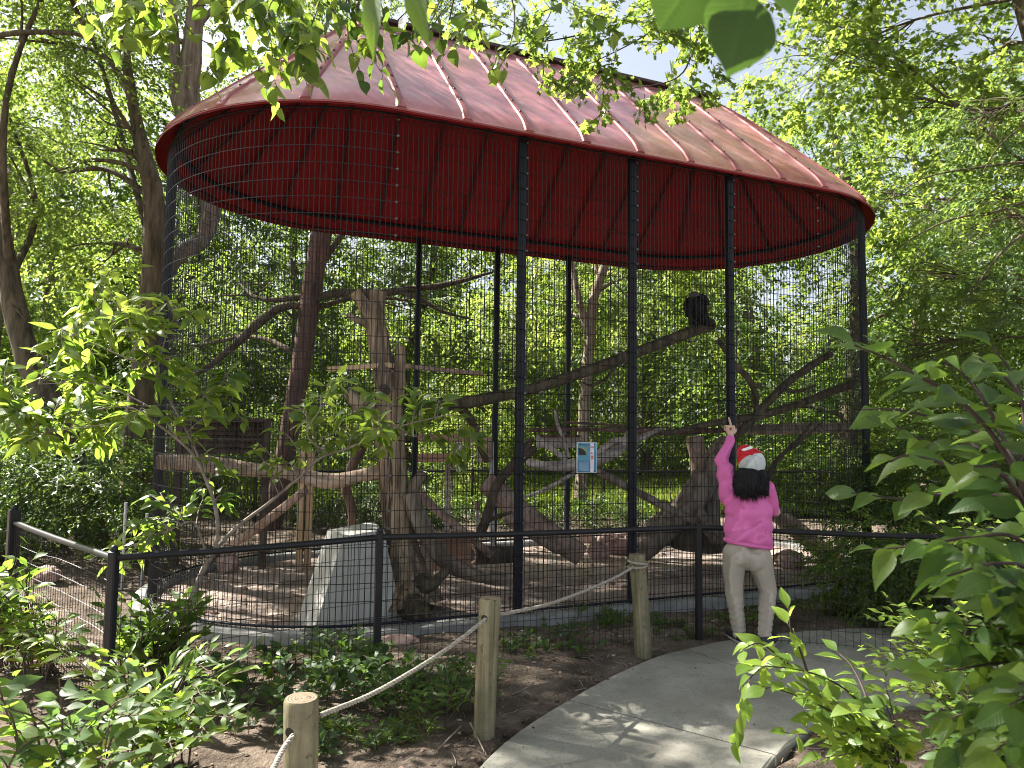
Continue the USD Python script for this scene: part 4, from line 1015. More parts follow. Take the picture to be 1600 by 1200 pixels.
# hair: a mass falling to the shoulder blades with loose strands
hair = [
    [(PP(1174, 728, 0.055), 0.082), (PP(1172, 748, -0.01), 0.092), (PP(1172, 762, -0.055), 0.082)],
    [(PP(1160, 745, -0.02), 0.066), (PP(1158, 766, -0.07), 0.050)], [(PP(1187, 745, -0.02), 0.066), (PP(1190, 764, -0.06), 0.050)],
    [(PP(1157, 762, -0.08), 0.042), (PP(1172, 768, -0.085), 0.048), (PP(1189, 762, -0.07), 0.042)],
    [(PP(1152, 752, -0.04), 0.034), (PP(1151, 771, -0.075), 0.016)], [(PP(1165, 765, -0.09), 0.034), (PP(1163, 778, -0.11), 0.014)], [(PP(1179, 766, -0.09), 0.034), (PP(1181, 778, -0.105), 0.013)], [(PP(1194, 752, -0.03), 0.034), (PP(1198, 772, -0.07), 0.014)],
]
hm = fat(hair, 0.012, 6)
v = hm[0]; tm = trimesh.Trimesh(v, hm[1], process=False)
ang = np.arctan2(v[:, 0] - head_c[0], -(v[:, 1] - head_c[1]))
v = v + tm.vertex_normals * (0.0022 * np.sin(ang * 46 + 2 * meshkit.noise(v * 8, 1)) + 0.008 * (meshkit.fbm(v * [30, 30, 3], 2, 3) - 0.5))[:, None]
put('hair', (v, hm[1]), HAIR, who, smooth=True)
hairs(who, (v, hm[1]), 3200, 0.022, 0.0016, HAIR, 9, down=1.6, name='hair_strands')
# cap: red front, grey back panels, strap opening, brim towards the front, tilted back
tilt_up = np.array([-0.26, -0.86, 0.56]); tilt_up /= np.linalg.norm(tilt_up)
cf = np.array([-0.25, 0.55, 0.84]); cf -= tilt_up * (cf @ tilt_up); cf /= np.linalg.norm(cf); cs = np.cross(cf, tilt_up)
cc = PP(1174, 722, 0.04) + tilt_up * 0.0
def dome_part(phi0, phi1, n1=14, top=1.0, low=-0.34):
    rows = []
    for ph in np.linspace(phi0, phi1, n1):
        for el in np.linspace(low, math.pi / 2, 10):
            ce, se = math.cos(el), math.sin(el)
            r = np.array([0.103, 0.115, 0.118])
            rows.append(cc + cs * r[0] * ce * math.sin(ph) + cf * r[1] * ce * math.cos(ph) + tilt_up * (r[2] * se if se > 0 else 0.12 * se))
    P = np.array(rows).reshape(n1, 10, 3)
    i, j = np.meshgrid(np.arange(n1 - 1), np.arange(9), indexing='ij')
    q = np.stack([i * 10 + j, (i + 1) * 10 + j, (i + 1) * 10 + j + 1, i * 10 + j + 1], -1).reshape(-1, 4)
    return join([(P.reshape(-1, 3), q)])
cap = 'cap'
capp = put('cap', dome_part(-math.radians(88), math.radians(88), 18), RED, who, smooth=True)
for a0, a1 in ((90, 150), (150, 210), (210, 270)):
    m = dome_part(math.radians(a0 - 2), math.radians(a1 + 2), 10, low=-0.62 if a0 != 150 else -0.45)
    put('back_panel', (cc + (m[0] - cc) * 1.012, m[1]), CAPGREY, capp, smooth=True)
th = np.linspace(math.radians(155), math.radians(205), 12)
put('strap', tube([cc + cs * 0.106 * math.sin(x) + cf * 0.118 * math.cos(x) - tilt_up * 0.068 for x in th], 0.009, 6), RED, capp, smooth=True)
br_ = [cc + cs * 0.085 * math.sin(x) + cf * (0.10 * math.cos(x) + 0.075 * math.cos(x) ** 0.5) - tilt_up * 0.012 for x in np.radians(np.linspace(-80, 80, 15))]
br_in = [cc + cs * 0.100 * math.sin(x) + cf * 0.112 * math.cos(x) - tilt_up * 0.010 for x in np.radians(np.linspace(-80, 80, 15))]
P = np.vstack([br_, br_in, np.array(br_) - tilt_up * 0.004, np.array(br_in) - tilt_up * 0.004])
f = []
for i in range(14):
    f += [[i, i + 1, 15 + i + 1], [i, 15 + i + 1, 15 + i], [30 + i, 45 + i + 1, 30 + i + 1], [30 + i, 45 + i, 45 + i + 1], [i, 30 + i, 30 + i + 1], [i, 30 + i + 1, i + 1]]
put('brim', (P, np.array(f)), RED, capp, smooth=30)
for x in (-60, 0, 60, 120, 180, 240):
    x = math.radians(x)
    sm = [cc + (cs * 0.103 * math.cos(e) * math.sin(x) + cf * 0.115 * math.cos(e) * math.cos(x) + tilt_up * 0.118 * math.sin(e)) * 1.014 for e in np.linspace(0.0, 1.5, 9)]
    put('seam', tube(sm, 0.0022, 4), RED if abs(math.degrees(x)) <= 60 else CAPGREY, capp, smooth=True)
put('button', fat([[(cc + tilt_up * 0.121, (0.010, 0.010, 0.005))]], 0.006, 2), RED, capp, smooth=True)
put('front_badge', fat([[(cc + cf * 0.07 + tilt_up * 0.096 - cs * 0.03, (0.02, 0.02, 0.012)), (cc + cf * 0.07 + tilt_up * 0.096 + cs * 0.02, (0.02, 0.02, 0.012))]], 0.012, 3), look('cap_white', (0.72, 0.72, 0.72), rough=0.8), capp, smooth=True)
# ================================================================== foliage
def blade(kind, L, w, fold=0.25, droop=0.15):
    """a few-sided leaf lying along +x, base at the origin"""
    if kind == 'maple':
        a = [(0, 0), (0.16, 0.32), (0.10, 0.52), (0.36, 0.36), (0.52, 0.60), (0.60, 0.26), (1.0, 0.0), (0.60, -0.26), (0.52, -0.60), (0.36, -0.36), (0.10, -0.52), (0.16, -0.32)]
        v = np.array([(x * L, y * w * 1.15, -droop * L * x * x + fold * abs(y) * w * 0.5) for x, y in a] + [(0.34 * L, 0, -droop * L * .1)])
        f = [[12, i, (i + 1) % 12][::-1] for i in range(12)]
        return v, np.array(f)
    if kind == 'fine':
        v = np.array([(0, 0, 0), (0.5 * L, w * 0.5, fold * w * 0.4), (L, 0, -droop * L), (0.5 * L, -w * 0.5, fold * w * 0.4)])
        return v, np.array([[0, 2, 1], [0, 3, 2]])
    v = np.array([(0, 0, 0), (0.38 * L, w * 0.5, fold * w * 0.5 - droop * L * .14), (L, 0, -droop * L), (0.38 * L, -w * 0.5, fold * w * 0.5 - droop * L * .14), (0.45 * L, 0, -droop * L * .2)])
    return v, np.array([[0, 4, 1], [1, 4, 2], [0, 3, 4], [3, 2, 4]])

def frame_of(d, up):
    d = d / np.linalg.norm(d)
    y = np.cross(up, d); n = np.linalg.norm(y)
    y = y / n if n > 1e-6 else np.array([0, 1.0, 0])
    return np.stack([d, y, np.cross(d, y)])

def spray(kind, leaf, n, length, seed, ratio=0.6, flat=0.35):
    """a leafy spray: a forked twig with leaves along it"""
    rg = np.random.default_rng(seed)
    bits = []
    twigs = [(np.zeros(3), np.array([1.0, 0, -0.12]), length)]
    for k in range(4):
        s = rg.uniform(0.15, 0.75); a = rg.choice([-1, 1]) * rg.uniform(0.5, 1.0)
        twigs.append((np.array([s * length, 0, -0.12 * s * length]), np.array([math.cos(a), math.sin(a), rg.uniform(-0.35, 0.3)]), length * rg.uniform(0.4, 0.65)))
    tot = sum(t[2] for t in twigs)
    for o, d, L in twigs:
        d = d / np.linalg.norm(d)
        pts = np.array([o + d * L * t + np.array([0, 0, -0.10 * L * t * t]) for t in (0, 0.5, 1)])
        bits.append(tube(pts, [0.004, 0.0015], 3, cap=False))
        m = max(2, int(round(n * L / tot)))
        for i in range(m):
            t = (i + rg.uniform(0.2, 0.9)) / m
            p = o + d * L * t + np.array([0, 0, -0.10 * L * t * t])
            side = 1 if i % 2 else -1
            a = side * rg.uniform(0.4, 1.3)
            c, s = math.cos(a), math.sin(a)
            ld = np.array([d[0] * c - d[1] * s, d[0] * s + d[1] * c, d[2] + rg.uniform(-0.6, 0.15)])
            up = np.array([rg.normal(0, flat), rg.normal(0, flat), 1.0])
            l = leaf * rg.uniform(0.65, 1.2)
            v, f = blade(kind, l, l * ratio, rg.uniform(0.05, 0.5), rg.uniform(0.0, 0.35))
            bits.append((v @ frame_of(ld, up) + p, f))
    return join(bits)

_sp = {}
def sprays(kind, leaf, n, length, ratio=0.6, k=3):
    key = (kind, leaf, n, length, ratio)
    if key not in _sp:
        _sp[key] = [spray(kind, leaf, n, length, 31 * i + int(leaf * 1000), ratio) for i in range(k)]
    return _sp[key]

def quat(yaw, pitch, roll):
    """rotate z by yaw after y by pitch after x by roll; arrays -> (w, x, y, z)"""
    cy, sy, cp, sp, cr, sr = np.cos(yaw / 2), np.sin(yaw / 2), np.cos(pitch / 2), np.sin(pitch / 2), np.cos(roll / 2), np.sin(roll / 2)
    return np.stack([cr * cp * cy + sr * sp * sy, sr * cp * cy - cr * sp * sy, cr * sp * cy + sr * cp * sy, cr * cp * sy - sr * sp * cy], -1)

def instancer(name, parent, meshes, mats, pos, q, scale, which):
    path = free(parent, name)
    pi = UsdGeom.PointInstancer.Define(stage, path)
    off = LOC.get(parent, np.zeros(3))
    targets = []
    for i, (m, mt) in enumerate(zip(meshes, mats)):
        pp = f'{path}/spray_{i:03d}' if i else f'{path}/spray'
        usdkit.mesh(stage, pp, m, mt)
        targets.append(pp)
    pi.CreatePrototypesRel().SetTargets(targets)
    pi.CreateProtoIndicesAttr(Vt.IntArray.FromNumpy(np.asarray(which, np.int32)))
    pi.CreatePositionsAttr(Vt.Vec3fArray.FromNumpy((pos - off).astype(np.float32)))
    pi.CreateOrientationsAttr(Vt.QuathArray([Gf.Quath(float(a[0]), float(a[1]), float(a[2]), float(a[3])) for a in q]))
    pi.CreateScalesAttr(Vt.Vec3fArray.FromNumpy(np.repeat(scale[:, None], 3, 1).astype(np.float32)))
    return tag(path, kind='stuff')

CANOPY = []                              # every crown's blobs, for a look at the shade they cast
def crown(parent, blobs, count, meshes, mats, seed, gap=0.40, size=(0.7, 1.25), droop=0.35, name='crown', clump=0.55):
    rg = np.random.default_rng(seed)
    vol = np.array([np.prod(np.ones(3) * b[1]) for b in blobs]) ** 0.8
    P, O = [], []
    for b, n in zip(blobs, (count * vol / vol.sum()).astype(int) + 1):
        c, r = np.asarray(b[0]), np.ones(3) * b[1]
        CANOPY.append((c, r))
        k = int(n * 2.2)
        d = rg.normal(size=(k, 3)); d /= np.linalg.norm(d, axis=1, keepdims=True)
        rad = rg.uniform(0.12, 1, k) ** 0.5
        lump = 0.72 + 0.5 * meshkit.fbm(d * 2.2 + seed, 3, seed)
        p = c + d * r * (rad * lump)[:, None]
        keep = meshkit.fbm(p / clump * 0.5, 2, seed + 3) > gap
        p, d = p[keep][:n], d[keep][:n]
        P.append(p); O.append(d)
    p, d = np.vstack(P), np.vstack(O)
    keep = p[:, 2] > 0.15
    p, d = p[keep], d[keep]
    yaw = np.arctan2(d[:, 1], d[:, 0]) + rg.normal(0, 0.8, len(p))
    pitch = droop + rg.normal(0, 0.35, len(p)) - 0.35 * d[:, 2]
    q = quat(yaw, pitch, rg.normal(0, 0.35, len(p)))
    return instancer(name, parent, meshes, mats, p, q, rg.uniform(*size, len(p)), rg.integers(0, len(meshes), len(p)))

# leaf tones
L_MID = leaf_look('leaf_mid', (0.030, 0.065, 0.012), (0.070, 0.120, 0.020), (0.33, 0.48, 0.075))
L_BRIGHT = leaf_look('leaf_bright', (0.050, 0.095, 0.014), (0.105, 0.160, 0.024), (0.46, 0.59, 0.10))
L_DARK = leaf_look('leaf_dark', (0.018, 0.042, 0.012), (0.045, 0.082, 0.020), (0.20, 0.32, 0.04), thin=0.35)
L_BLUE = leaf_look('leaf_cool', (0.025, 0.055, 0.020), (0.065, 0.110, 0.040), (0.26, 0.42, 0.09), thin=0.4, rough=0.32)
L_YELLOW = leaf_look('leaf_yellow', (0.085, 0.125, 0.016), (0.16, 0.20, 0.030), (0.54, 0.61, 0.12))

def limbs_to(parent, trunk, blobs, rg, mat, r0, nsub=4, frac=(0.45, 0.95)):
    for b in blobs:
        c, r = np.asarray(b[0]), np.ones(3) * b[1]
        s = trunk[min(len(trunk) - 1, int(len(trunk) * rg.uniform(*frac)))]
        if c[2] < s[2]:
            s = trunk[min(len(trunk) - 1, max(0, int(np.argmin(np.abs(trunk[:, 2] - c[2] * 0.9)))))]
        mid = (s + c) / 2 + rg.normal(0, 0.15, 3) * np.linalg.norm(c - s) * 0.4 + [0, 0, 0.1]
        l = smooth_line([s, mid, c], 6)
        bits = [tube(l, [r0, r0 * 0.35], 6, rough=0.1)]
        for k in range(nsub):
            a = l[rg.integers(len(l) // 2, len(l))]
            d = rg.normal(size=3); d /= np.linalg.norm(d)
            e = c + d * r * rg.uniform(0.6, 0.95)
            m = (a + e) / 2 + rg.normal(0, 0.08, 3) * np.linalg.norm(e - a)
            bits.append(tube(smooth_line([a, m, e], 5), [r0 * 0.4, r0 * 0.08], 5))
        put('limb', join(bits), mat, parent, smooth=60)

def tree(name, label, trunk, radii, bark, blobs, count, meshes, mats, seed, cat='tree', extra=(), group=None, r0=0.06, nsub=4, sides=12, limb_bark=None, **kw):
    t = np.array(trunk, float)
    t = smooth_line(t, 8)
    o = thing(name, label, cat, t[0] * [1, 1, 0], group)
    r = np.interp(np.linspace(0, 1, len(t)), np.linspace(0, 1, len(radii)), radii)
    put('trunk', tube(t, r, sides, rough=0.12, seed=seed, freq=4), bark, o, smooth=50)
    rg = np.random.default_rng(seed)
    for pts, ws in extra:
        put('limb', tube(smooth_line(pts, 6), ws, 8, rough=0.12, seed=seed), limb_bark or bark, o, smooth=50)
    if nsub:
        limbs_to(o, t, blobs, rg, limb_bark or bark, r0, nsub)
    if count:
        crown(o, blobs, count, meshes, mats, seed, **kw)
    return o

def DD(*pts): return [D(*p) for p in pts]
def WR(ws, d): return [w * d * PXM / 2 for w in ws]

S_SMALL = sprays('leaf', 0.055, 34, 0.50)
S_MED = sprays('leaf', 0.080, 34, 0.70)
S_BIG = sprays('leaf', 0.125, 32, 1.0)
S_MAPLE = sprays('maple', 0.10, 20, 0.70, 0.95)
S_FINE = sprays('fine', 0.05, 60, 0.55, 0.4)
S_FAR = sprays('leaf', 0.19, 30, 1.5)

# --- the trees one can tell apart
tree('woodland_tree', 'forked grey-brown tree close to the left end of the pen, behind the sapling',
     DD((216, 850, 10.2), (214, 700, 10.2), (228, 560, 10.2), (236, 470, 10.2), (241, 380, 10.2), (239, 300, 10.2), (216, 205, 10.2), (196, 90, 10.2), (175, -60, 10.2)), WR([50, 42, 38, 34, 34, 32, 20, 15, 8], 10.2), BARK_BROWN,
     [(D(165, 140, 9.9), (0.75, 0.7, 0.95)), (D(175, 235, 9.9), (0.55, 0.5, 0.5)), (D(95, 270, 10.6), (1.2, 1.2, 0.9)), (D(150, 380, 11.0), (0.9, 1.0, 0.8)), (D(60, 60, 11), (1.3, 1.3, 1.1)), (np.array([-8.0, 12.2, 9.6]), (1.8, 1.8, 1.2)), (np.array([-8.4, 12.6, 11.0]), (1.6, 1.6, 1.2))],
     900, S_SMALL + S_MED, [L_DARK, L_MID, L_MID, L_MID, L_BRIGHT, L_BRIGHT], 11,
     extra=[(DD((238, 320, 10.2), (225, 270, 10.0), (150, 250, 9.8), (80, 270, 9.7)), WR([9, 8, 6, 2], 10))])
_o = '/World/woodland_tree'
_l = smooth_line(DD((236, 500, 10.2), (256, 430, 10.6), (284, 396, 11.0), (318, 370, 11.3), (330, 310, 11.5), (312, 230, 11.7), (292, 165, 11.8), (300, 80, 11.8), (312, -60, 11.8), (330, -260, 11.8)), 8)
put('limb', tube(_l, [.11, .12, .12, .13, .17, .22, .22, .16, .12, .06], 14, rough=0.12, seed=12, freq=4), BARK_GREY, _o, smooth=50)
put('limb', tube(smooth_line(DD((290, 180, 11.8), (276, 140, 11.8), (272, 60, 11.8), (268, -30, 11.8)), 6), WR([30, 24, 16, 9], 11.8), 10, rough=0.12), BARK_GREY, _o, smooth=50)
_b = [(D(300, -230, 11.5), (2.0, 2.0, 1.4)), (D(430, -60, 12.6), (1.6, 1.8, 1.0)), (D(200, 40, 12.8), (1.4, 1.4, 1.0)), (D(400, 180, 13.2), (1.1, 1.1, 0.7))]
limbs_to(_o, _l[40:], _b, np.random.default_rng(5), BARK_GREY, 0.05, 5)
crown(_o, _b, 600, S_MED, [L_MID, L_BRIGHT, L_MID], 12)
tree('woodland_tree', 'dark leaning tree trunk at the left edge of the picture',
     DD((150, 860, 9.5), (105, 700, 9.5), (72, 615, 9.5), (46, 565, 9.5), (27, 500, 9.5), (11, 420, 9.5), (-6, 330, 9.5), (-34, 200, 9.5), (-60, 0, 9.5)), WR([44, 40, 38, 36, 34, 31, 28, 24, 18], 9.5), BARK_BROWN,
     [(D(-160, -160, 9.2), (1.2, 1.2, 1.0)), (D(-150, 120, 8.6), (0.8, 0.8, 0.9)), (D(90, -60, 9.8), (0.9, 0.9, 0.6)), (D(10, 170, 10.8), (0.7, 0.7, 0.5))],
     300, S_MED, [L_MID, L_BRIGHT, L_MID], 13,
     extra=[(DD((-30, 60, 9.4), (20, 52, 9.2), (70, 50, 9.1), (118, 53, 9.0), (142, 62, 9.0)), WR([9, 9, 8, 7, 5], 9.2)), (DD((60, -120, 9.0), (112, 0, 9.0), (128, 35, 9.0), (140, 62, 9.0)), WR([10, 8, 7, 5], 9.0)), (DD((-20, 480, 9.5), (10, 470, 9.4), (40, 500, 9.3)), WR([4, 4, 2], 9.0))])
tree('red_barked_tree', 'straight reddish-barked tree trunk behind the left half of the pen, passing behind the roof',
     DD((420, 848, 11.7), (444, 720, 11.7), (462, 620, 11.7), (478, 520, 11.7), (490, 430, 11.7), (503, 360, 11.7), (520, 220, 11.7), (548, 40, 11.7)), WR([34, 30, 30, 31, 31, 33, 28, 18], 11.7), BARK_RED,
     [(D(370, 440, 12.6), (1.1, 0.9, 0.8)), (D(300, 540, 13), (1.2, 0.9, 0.8)), (D(560, -120, 12), (2.4, 2.4, 1.3)), (D(760, -60, 12.6), (2.0, 2.0, 1.1)), (D(640, 470, 13.0), (1.2, 0.9, 0.5))],
     640, S_SMALL + S_MED, [L_DARK, L_MID, L_MID, L_MID, L_BRIGHT, L_MID], 14, limb_bark=BARK_BROWN,
     extra=[(DD((480, 478, 11.7), (440, 480, 11.6), (400, 508, 11.5), (360, 545, 11.4), (318, 578, 11.3), (270, 600, 11.2)), WR([12, 14, 15, 11, 8, 4], 11.6)),
            (DD((486, 468, 11.7), (530, 458, 11.6), (590, 458, 11.5), (640, 452, 11.5), (700, 444, 11.5), (770, 425, 11.5)), WR([14, 13, 13, 12, 9, 4], 11.6)),
            (DD((622, 456, 11.5), (655, 466, 11.4), (690, 486, 11.3), (740, 500, 11.3)), WR([8, 8, 6, 2], 11.5))])
tree('slim_tree', 'slim light-brown forked tree seen through the wire left of the right steel posts',
     DD((906, 812, 15), (911, 700, 15), (914, 620, 15), (921, 540, 15), (927, 470, 15), (948, 405, 15), (985, 280, 15)), WR([22, 19, 18, 17, 16, 13, 10], 15), BARK_GREY,
     [(D(960, 440, 16.2), (2.0, 1.5, 1.4)), (D(860, 470, 16.4), (1.6, 1.4, 1.2)), (D(1040, 350, 16), (2.0, 1.6, 1.5)), (D(900, 250, 16), (2.4, 2.0, 1.6))],
     560, S_MED + S_BIG, [L_BRIGHT, L_MID, L_BRIGHT, L_YELLOW, L_BRIGHT, L_MID], 15, gap=0.46,
     extra=[(DD((922, 530, 15), (905, 470, 15), (888, 380, 15)), WR([14, 11, 7], 15))])
tree('maple_tree', 'large light-green maple arching over the right end of the roof',
     [np.array([8.4, 9.0, 0]), np.array([8.2, 9.2, 2.5]), np.array([7.8, 9.5, 5.0]), np.array([7.3, 9.8, 8.0]), np.array([7.0, 10, 11])], [0.22, 0.18, 0.14, 0.10, 0.04], BARK_BROWN,
     [(D(1290, 90, 11.5), (1.5, 1.4, 1.1)), (D(1430, 150, 11.5), (1.5, 1.5, 1.1)), (D(1560, 80, 11), (1.7, 1.6, 1.3)), (D(1500, 330, 12), (1.4, 1.4, 0.9)), (D(1380, 300, 12.5), (1.1, 1.2, 0.8)), (D(1600, 260, 10.5), (1.1, 1.1, 0.7)), (D(1400, -140, 10.5), (2.4, 2.4, 1.6)), (D(1230, -40, 12.2), (1.3, 1.3, 1.0)), (D(1600, -280, 10), (2.6, 2.4, 1.8))],
     980, S_MAPLE, [L_BRIGHT, L_MID, L_BRIGHT], 16, r0=0.028, nsub=12, gap=0.40)
tree('bare_twigged_tree', 'tree with many drooping bare twigs at the right edge above the large-leaved shrub',
     [np.array([6.9, 7.2, 0]), np.array([6.8, 7.3, 2.0]), np.array([6.5, 7.5, 4.0]), np.array([6.2, 7.8, 6.0])], [0.12, 0.10, 0.08, 0.03], BARK_BROWN,
     [(D(1560, 340, 8.6), (0.8, 0.8, 0.45)), (D(1480, 430, 8.9), (0.9, 0.8, 0.5)), (D(1600, 470, 8.2), (0.8, 0.8, 0.6)), (D(1540, 180, 8.4), (0.7, 0.7, 0.45)), (D(1430, 540, 9.2), (0.7, 0.7, 0.5))],
     330, S_SMALL, [L_MID, L_BRIGHT, L_BLUE], 17, r0=0.022, nsub=34, gap=0.45,
     extra=[(DD((1640, 300, 8.2), (1560, 330, 8.2), (1480, 345, 8.2), (1400, 390, 8.3), (1372, 430, 8.3)), [0.022, 0.018, 0.012, 0.006, 0.002]),
            (DD((1650, 340, 7.9), (1580, 380, 8.0), (1530, 440, 8.0), (1500, 500, 8.0)), [0.02, 0.015, 0.009, 0.003]),
            (DD((1640, 250, 8.2), (1540, 260, 8.3), (1440, 280, 8.4), (1370, 330, 8.5)), [0.018, 0.013, 0.008, 0.003]),
            (DD((1560, 335, 8.2), (1520, 380, 8.1), (1455, 420, 8.0)), [0.010, 0.007, 0.002]), (DD((1500, 300, 8.3), (1460, 330, 8.2), (1420, 350, 8.2), (1375, 362, 8.2)), [0.008, 0.006, 0.004, 0.002]),
            (DD((1620, 180, 8.2), (1560, 230, 8.2), (1520, 300, 8.2)), [0.012, 0.008, 0.002])])

# --- woodland behind: each tree a thing of its own
far = [  # px, distance, height, crown radius, tone, words
    (-20, 15.5, 11, 2.2, 1, 'slender bright woodland tree low behind the leaning trunk'),
    (-120, 19, 13, 3.6, 0, 'tall woodland tree beyond the left edge behind the leaning trunk'),
    (70, 22, 14, 4.0, 1, 'broad woodland tree between the two left-hand trunks'),
    (270, 22, 13, 3.2, 1, 'woodland tree seen through the left end of the wire'),
    (450, 26, 15, 4.2, 1, 'tall woodland tree behind the reddish trunk'),
    (640, 27, 14, 3.8, 1, 'woodland tree far behind the dead trunk'),
    (800, 29, 15, 4.2, 3, 'bright woodland tree behind the left steel post'),
    (1010, 27, 14, 4.0, 3, 'yellow-green woodland tree behind the middle steel post'),
    (1180, 23, 13, 3.4, 1, 'woodland tree behind the black primate and the right steel post'),
    (1310, 17, 11, 2.7, 0, 'woodland tree behind the curved right end of the wire'),
    (1450, 19, 12, 3.3, 1, 'woodland tree just right of the pen'),
    (1640, 16, 12, 3.2, 0, 'woodland tree beyond the right edge of the picture'),
    (1850, 15, 12, 3.2, 1, 'woodland tree far out to the right'),
]
tones = [[L_MID, L_DARK, L_MID], [L_BRIGHT, L_MID, L_MID], [L_BLUE, L_MID, L_BLUE], [L_YELLOW, L_BRIGHT, L_MID]]
rgf = np.random.default_rng(99)
for i, (px, d, h, r, tone, words) in enumerate(far):
    b = D(px, 700, d) * [1, 1, 0]
    tr_ = [b, b + [rgf.normal(0, .3), rgf.normal(0, .3), h * 0.3], b + [rgf.normal(0, .5), rgf.normal(0, .5), h * 0.6], b + [rgf.normal(0, .6), rgf.normal(0, .6), h * 0.95]]
    blobs = [(b + [rgf.normal(0, r * .3), rgf.normal(0, r * .3), h * 0.75], (r, r, h * 0.26)), (b + [rgf.normal(0, r * .4), rgf.normal(0, r * .3), h * 0.42], (r * 0.95, r * 0.9, h * 0.22)), (b + [rgf.normal(0, r * .4), rgf.normal(0, r * .3), h * 0.2], (r * .8, r * .8, h * 0.17))]
    tree('background_tree', words, tr_, [0.24, 0.19, 0.13, 0.04], BARK_BROWN if i % 2 else BARK_GREY, blobs, int(46 * r * r) + 130, S_BIG if d < 21 else S_BIG[:1] + S_FAR[:2], tones[tone], 40 + i, group='woodland trees behind the pen', r0=0.07, nsub=3, gap=0.40, sides=9, clump=0.9)
# the distant wood that closes the view
wood = thing('distant_wood', 'distant mass of woodland foliage closing the view behind everything', 'woodland', (0, 38, 0), kind='stuff')
blobs = []
for k in range(26):
    a = -0.95 + 1.9 * k / 25
    d = rgf.uniform(33, 42)
    blobs.append((np.array([d * math.sin(a), d * math.cos(a), rgf.uniform(2.5, 8.0)]), (3.6, 2.5, rgf.uniform(3.5, 5.0))))
for k in range(24):
    a = -0.95 + 1.9 * k / 23
    d = rgf.uniform(29, 34)
    blobs.append((np.array([d * math.sin(a), d * math.cos(a), 1.0]), (2.6, 1.6, 1.9)))
crown(wood, blobs, 7600, S_FAR, [L_MID, L_BRIGHT, L_YELLOW], 5, gap=0.30, size=(1.0, 1.8), name='foliage')

# --- shrubs behind and beside the pen
def shrub(name, label, px, py, d, size, count, meshes, mats, seed, stems=5, z0=0.0, cat='shrub', spot=None, **kw):
    b = D(px, py, d) * [1, 1, 0] if spot is None else np.array([*spot, 0.0])
    o = thing(name, label, cat, b)
    rg = np.random.default_rng(seed)
    sx, sy, sz = size
    bits = []
    for k in range(stems):
        e = b + [rg.normal(0, sx * .45), rg.normal(0, sy * .45), sz * rg.uniform(0.8, 1.6)]
        m = (b + e) / 2 + [rg.normal(0, .1), rg.normal(0, .1), sz * 0.2]
        bits.append(tube(smooth_line([b + rg.normal(0, .06, 3) * [1, 1, 0], m, e], 5), [0.016, 0.004], 5))
    put('stems', join(bits), BARK_BROWN, o, smooth=60)
    crown(o, [(b + [0, 0, sz * 0.95 + z0], (sx, sy, sz))], count, meshes, mats, seed, name='foliage', **kw)
    return o
shrub('dense_shrub', 'dense dark shrub filling the left behind the low fence corner', 110, 800, 9.0, (1.35, 1.0, 0.85), 420, S_SMALL, [L_DARK, L_MID, L_BLUE], 61, gap=0.36)
shrub('dense_shrub', 'dark shrub at the far left edge behind the far fence post', -40, 780, 9.2, (1.2, 1.0, 1.2), 340, S_SMALL, [L_DARK, L_MID, L_BLUE], 62, gap=0.38)
shrub('dense_shrub', 'mid-green shrub between the two left tree trunks', 130, 700, 11.5, (1.6, 1.1, 1.1), 380, S_SMALL + S_MED, [L_MID, L_DARK, L_MID, L_BLUE, L_MID, L_BRIGHT], 63, gap=0.40)
shrub('dense_shrub', 'low dark shrub behind the pen just left of the dead trunk', 545, 800, 12.2, (1.3, 0.6, 0.55), 300, S_SMALL, [L_DARK, L_DARK, L_MID], 64, gap=0.42)
shrub('dense_shrub', 'low dark ground-hugging shrub behind the pen between dead trunk and fence post', 730, 800, 12.6, (1.1, 0.45, 0.26), 170, S_SMALL, [L_DARK, L_MID, L_MID], 65, gap=0.38)
shrub('dense_shrub', 'low dark shrub behind the pen below the information sign', 900, 800, 13.0, (1.4, 0.45, 0.26), 200, S_SMALL, [L_DARK, L_MID, L_MID], 66, gap=0.36)
shrub('dense_shrub', 'leafy shrub behind the right end of the pen beyond the person', 1265, 760, 15.6, (1.2, 0.8, 0.9), 260, S_MED, [L_MID, L_MID, L_BRIGHT], 67, gap=0.42)
shrub('flowering_shrub', 'yellowish young-leaved shrub seen through the wire right of the dead trunk', 745, 600, 14.6, (1.0, 0.8, 1.4), 300, S_SMALL, [L_YELLOW, L_BRIGHT, L_MID], 68, gap=0.46)
shrub('dense_shrub', 'glossy shrub outside the right end of the pen behind the big leaves', 1470, 700, 8.6, (1.1, 0.8, 0.95), 420, S_SMALL, [L_MID, L_DARK, L_BLUE], 69, gap=0.40)
shrub('dense_shrub', 'leafy shrub at the right edge behind the large-leaved shrub', 1620, 760, 6.6, (1.0, 0.9, 0.95), 420, S_SMALL, [L_MID, L_DARK, L_MID], 70, gap=0.40)
shrub('dense_shrub', 'sunlit low shrub right of the path bend', 1440, 900, 6.3, (0.75, 0.5, 0.5), 230, S_SMALL, [L_MID, L_BRIGHT, L_MID], 71, gap=0.42)
shrub('dense_shrub', 'dark shrub behind the pen at its far left end', 330, 760, 13.8, (1.5, 0.8, 1.1), 330, S_MED, [L_MID, L_MID, L_BRIGHT], 72, gap=0.4)
